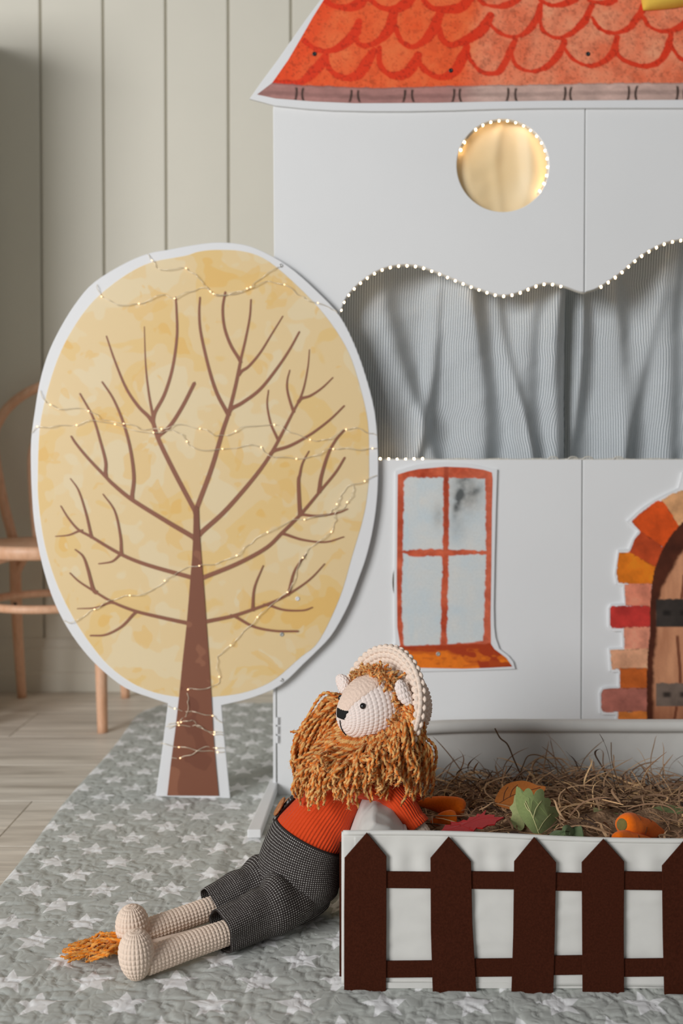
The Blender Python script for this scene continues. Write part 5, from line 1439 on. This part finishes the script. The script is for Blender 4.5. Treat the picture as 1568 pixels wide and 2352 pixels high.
# ears
def ear(c, axis_long, normal, L, wd, th):
    axis_long = unit(axis_long); normal = unit(normal - axis_long * np.dot(normal, axis_long)); side = np.cross(axis_long, normal)
    na, nb = 72, 96; a = np.linspace(0.03, math.pi - 0.03, na)[:, None]; bb = np.linspace(0, 2 * math.pi, nb, endpoint=False)[None]
    st = 0.0016 * stitch(bb / (2 * math.pi) * 12 + 0 * a, a / math.pi * 8 + 0 * bb, 3) * np.sin(a) ** 0.5
    V = c + axis_long * ((L + st) * np.cos(a) + 0 * bb)[..., None] + side * ((wd + st) * np.sin(a) * np.cos(bb))[..., None] + normal * ((th + st) * np.sin(a) * np.sin(bb) + 0.004 * np.cos(a) ** 2)[..., None]
    mk('ear', V.reshape(-1, 3), [grid_faces(na, nb, True), list(range(nb)), list(range((na - 1) * nb, na * nb))], M['yarn_face'], head_o)
ear(np.array(tuple(W(926, 1592, 1.366))), (0.42, -0.15, -0.85), hn, 0.0190, 0.0090, 0.0090)
ear(np.array(tuple(W(788, 1570, 1.425))), hu * 0.6 - hn * 0.5, hf, 0.0135, 0.0115, 0.0070)

# hat: brim and crown of thick crochet, worn on the back of the head
hx = unit((-0.755, -0.60, 0.25)); hcn = np.array(tuple(W(874, 1618, 1.412)))
hn2 = unit(np.cross(hx, UP)); 
if hn2[1] > 0: hn2 = -hn2
hu2 = unit(np.cross(hn2, hx)); 
if hu2[2] < 0: hu2 = -hu2
prof = catmull([(-0.012, 0.044), (-0.003, 0.057), (0.005, 0.073), (0.005, 0.0825), (-0.003, 0.0865), (-0.010, 0.081), (-0.016, 0.068), (-0.024, 0.060), (-0.042, 0.055), (-0.060, 0.043), (-0.070, 0.026), (-0.074, 0.006)], 190)
seg = np.concatenate([[0], np.cumsum(np.hypot(*np.diff(prof, axis=0).T))])
colsH = 46; nb = colsH * 8
bb = np.linspace(0, 2 * math.pi, nb, endpoint=False)[None]
dpr = np.gradient(prof, axis=0); dpr /= np.linalg.norm(dpr, axis=1)[:, None]; nrm = np.stack([dpr[:, 1], -dpr[:, 0]], -1)
st = 0.0040 * stitch(bb / (2 * math.pi) * colsH + 0 * seg[:, None], (seg / 0.0084)[:, None] + 0 * bb, 2.6) - 0.0026
ax_ = prof[:, 0][:, None] + nrm[:, 0][:, None] * st; rd = prof[:, 1][:, None] + nrm[:, 1][:, None] * st
V = hcn + hx * ax_[..., None] + hu2 * (rd * np.cos(bb))[..., None] + hn2 * (rd * np.sin(bb))[..., None]
o = mk('hat', V.reshape(-1, 3), [grid_faces(190, nb, True), list(range(189 * nb, 190 * nb))], M['yarn_cream'], lion)
o['label'] = 'cream crocheted sun hat with a chunky brim'

# yarn mane -----------------------------------------------------------
ORA, TAN, CRM, DRK = A(178, 98, 38)[:3], A(190, 148, 92)[:3], A(206, 176, 126)[:3], A(132, 72, 28)[:3]
def yarn(s, P, r, rr, pitch=0.0068, cols=(ORA, TAN), fuzz=26, sides=6):
    L = np.linalg.norm(np.diff(P, axis=0), axis=1).sum(); n = max(8, int(L / 0.0021)); P = catmull(P, n)
    R = r * np.interp(np.linspace(0, 1, n), [0, 0.06, 0.9, 1], [0.7, 1, 0.95, 0.5])
    ph0 = rr.uniform(0, 6.28)
    V, L_, th = sweep(P, R, sides, (0.2, -1, 0.3), lambda s_, t: 0.42 * r * np.cos(2 * (t - 2 * math.pi * s_ / (2 * pitch)) + ph0))
    h = np.cos(t_ := (th[None] - 2 * math.pi * L_[:, None] / (2 * pitch)) * 1.0 + ph0 / 2)
    j = rr.uniform(0.82, 1.15)
    c1 = np.array(cols[0]) * j; c2 = np.array(cols[1]) * j
    k = sstep(-0.35, 0.35, h)[..., None]
    C = c1 * k + c2 * (1 - k)
    s.add(V, [grid_faces(n, sides, True), list(range(sides))[::-1], list(range((n - 1) * sides, n * sides))], C.reshape(-1, 3))
    for _ in range(fuzz):
        i = rr.randrange(n); d = np.array([rr.gauss(0, 1), rr.gauss(0, 1) - 0.4, rr.gauss(0, 1)]); d = unit(d); p = P[i]
        w = unit(np.cross(d, (rr.gauss(0, 1), rr.gauss(0, 1), rr.gauss(0, 1)))) * 0.00020
        ln = rr.uniform(0.0030, 0.0080); e = p + d * ln; mpt = p + d * ln * 0.55 + np.array([rr.gauss(0, 1), rr.gauss(0, 1), rr.gauss(0, 1)]) * 0.0009
        s.add([p - w, p + w, mpt + w, mpt - w, e], [np.array([[0, 1, 2, 3]]), np.array([[3, 2, 4]])], np.array(CRM if rr.random() < 0.6 else TAN))
rr = random.Random(21); s = Soup()
bell_c = hc + fh * 0.016
for i in range(470):
    sgn = rr.uniform(-1, 1)
    if i < 60: sgn = -1 + 2 * i / 59
    layer = rr.random()
    ang = sgn * math.radians(104 if sgn > 0 else 128) + rr.gauss(0, 0.05)
    aroot = np.interp(abs(math.degrees(ang)), [0, 45, 75, 100, 130], [0.66, 0.92, 1.52, 1.74, 1.80]) + 0.22 * rr.random()
    root = head_pt(np.array(aroot), np.array(math.pi - ang), np.array(0.0005))
    rad = -math.cos(ang) * hu + math.sin(ang) * hn
    psi = sgn * math.radians(128) + rr.gauss(0, 0.14)
    dirh = fh * math.cos(psi) + nh * math.sin(psi)
    Rr_ = 0.056 + 0.040 * math.sqrt(layer) + rr.gauss(0, 0.004)
    end = np.array([bell_c[0], bell_c[1], 0]) + dirh * Rr_
    end[:2] += (rr.gauss(0, 0.005), rr.gauss(0, 0.005))
    py_ = 1802 + rr.gauss(0, 27) + (14 if abs(sgn) < 0.35 else 0)
    zend = 0.65 - (py_ - 1072) / 2270 * end[1]; end[2] = zend
    out_ = unit(rad * 0.7 + dirh * 0.6 + hf * 0.3)
    p1 = root + out_ * (0.008 + 0.020 * layer) + UP * 0.003
    P = [root, p1]
    for q in (0.35, 0.58, 0.8):
        pm = p1 * (1 - q) + end * q; pm[:2] = p1[:2] + (end[:2] - p1[:2]) * min(1, q * 1.45)
        pm[2] = p1[2] + (zend - p1[2]) * q ** 1.15
        P.append(pm + np.array([rr.gauss(0, 0.0042), rr.gauss(0, 0.0042), rr.gauss(0, 0.003)]))
    P.append(end)
    yarn(s, np.array(P), 0.0022, rr, fuzz=44)
# far-side locks that splay out past the muzzle
for i in range(150):
    u_ = rr.random(); yb_ = 1.425 + 0.03 * rr.random()
    x0_ = 778 + rr.gauss(0, 7); y0_ = 1592 + 70 * u_
    e_ = (690 + 50 * u_ + rr.gauss(0, 14), 1690 + 105 * math.sqrt(rr.random()) + rr.gauss(0, 8))
    q = [(x0_, y0_), (x0_ + (e_[0] - x0_) * 0.35, y0_ + 16 + rr.gauss(0, 4)), (x0_ + (e_[0] - x0_) * 0.75 + rr.gauss(0, 4), y0_ + (e_[1] - y0_) * 0.45), (e_[0] + rr.gauss(0, 4), y0_ + (e_[1] - y0_) * 0.75), e_]
    yarn(s, np.array([tuple(W(a, b, yb_ + rr.gauss(0, 0.003))) for a, b in q]), 0.0022, rr, fuzz=44)
# wisps that stick out to the far side
for q in ([(760, 1625), (720, 1660), (690, 1678), (666, 1681)], [(780, 1600), (745, 1622), (722, 1640), (712, 1652)], [(775, 1610), (735, 1640), (712, 1660), (700, 1668)], [(950, 1690), (985, 1740), (996, 1780), (990, 1800)]):
    yarn(s, np.array([tuple(W(a, b, 1.435)) for a, b in q]), 0.0021, rr, fuzz=30)
# short curls framing the face, under the brim
for i in range(360):
    ang = rr.uniform(-1, 1) * math.radians(118)
    rad = math.cos(ang) * hu + math.sin(ang) * hn
    if 0.72 < ang < 1.45 and rr.random() < 0.75: continue
    base = head_pt(np.array(rr.uniform(1.36, 1.66) + (0.16 if ang > 0.5 else 0)), np.array(ang), np.array(0.001 + 0.004 * rr.random()))
    t1 = np.array([rr.gauss(0, 1), rr.gauss(0, 1), rr.gauss(0, 1)]) * 0.0042
    P = np.array([base, base + rad * 0.003 + hf * 0.002 + t1 * 0.6, base + rad * 0.0035 + hf * 0.003 + t1 * 1.3, base + rad * 0.002 + hf * 0.003 + t1 * 1.9])
    yarn(s, P, 0.0019, rr, 0.0052, fuzz=26, sides=5)
mane = s.build('mane', M['mane'], lion, True, True); tag(mane, kind='stuff'); mane['label'] = 'long shaggy ginger and tan yarn mane'

# tail tuft on the rug
s = Soup()
for i in range(46):
    y_ = 1.282 + rr.gauss(0, 0.014)
    p0 = np.array([-0.262 + rr.uniform(-0.006, 0.01), 1.284 + rr.gauss(0, 0.007), 0.022 + rr.uniform(-0.006, 0.008)])
    e = np.array([-0.368 + rr.uniform(0, 0.05), y_ + rr.gauss(0, 0.012), 0.012 + rr.uniform(0, 0.006)])
    mid = p0 * 0.5 + e * 0.5 + np.array([rr.gauss(0, 0.006), rr.gauss(0, 0.006), rr.uniform(0.0, 0.010)])
    q = p0 * 0.25 + e * 0.75 + np.array([rr.gauss(0, 0.005), rr.gauss(0, 0.006), rr.uniform(-0.001, 0.006)])
    m1 = p0 * 0.75 + mid * 0.25 + np.array([rr.gauss(0, 0.004), rr.gauss(0, 0.004), rr.uniform(0, 0.004)]); m2 = mid * 0.5 + q * 0.5 + np.array([rr.gauss(0, 0.004), rr.gauss(0, 0.005), rr.uniform(-0.001, 0.004)])
    yarn(s, np.array([p0, m1, mid, m2, q, e]), 0.0020, rr, cols=(A(196, 112, 30)[:3], A(196, 136, 66)[:3]), fuzz=50)
tl = s.build('tail_tuft', M['mane'], lion, True, True); tag(tl, kind='stuff'); tl['label'] = 'ginger yarn tail tuft'
tube_obj('tail', catmull([(-0.03, 1.44, 0.03), (-0.10, 1.40, 0.024), (-0.18, 1.335, 0.020), (-0.262, 1.284, 0.020)], 40), 0.006, 14, M['yarn_leg'], lion)

# dungaree straps and button
for sg, rng_ in ((1, 0.0), (-1, 0.0)):
    n = 40; tt = np.linspace(0.50, 0.97, n)
    cen = np.interp(tt, [0.5, 0.72, 0.97], [0.50, 0.34, -0.35]) if sg > 0 else np.interp(tt, [0.5, 0.72, 0.97], [1.35, 1.45, 1.6])
    wd = 0.013
    Vs = []
    for t, c in zip(tt, cen):
        Rk = np.interp(t, np.linspace(0, 1, 7), tor_r); hw = wd / 2 / Rk
        for e in np.linspace(-1, 1, 7): Vs.append(tor_pt(t, -(c + e * hw), 0.0038 + 0.0006 * (1 - e * e)))
    Vs = np.array(Vs); U, S_ = np.meshgrid(np.linspace(0, wd, 7), np.linspace(0, 0.1, n))
    o = mk('strap', Vs, [grid_faces(n, 7)], M['tweed'], lion, True, grid_uv(U, S_))
    m_ = o.modifiers.new('th', 'SOLIDIFY'); m_.thickness = 0.0024; m_.offset = 0
    bc = tor_pt(0.54, -(0.52 if sg > 0 else 1.35), 0.0072); bd = unit(bc - tor_pt(0.54, -(0.52 if sg > 0 else 1.35), 0.0))
    e1 = unit(np.cross(bd, UP)); e2 = np.cross(bd, e1)
    prof = [(0.0001, 0.0012), (0.009, 0.0012), (0.0115, 0.0024), (0.0138, 0.0022), (0.0148, 0.0008), (0.0138, -0.0008), (0.0001, -0.0010)]
    V = np.array([[bc + e1 * q * math.cos(x_) + e2 * q * math.sin(x_) + bd * h for x_ in np.linspace(0, 2 * math.pi, 28, endpoint=False)] for q, h in prof])
    bt = mk('button', V.reshape(-1, 3), [grid_faces(len(prof), 28, True)], M['button'], o)
    bt['label'] = 'round brown wooden button'
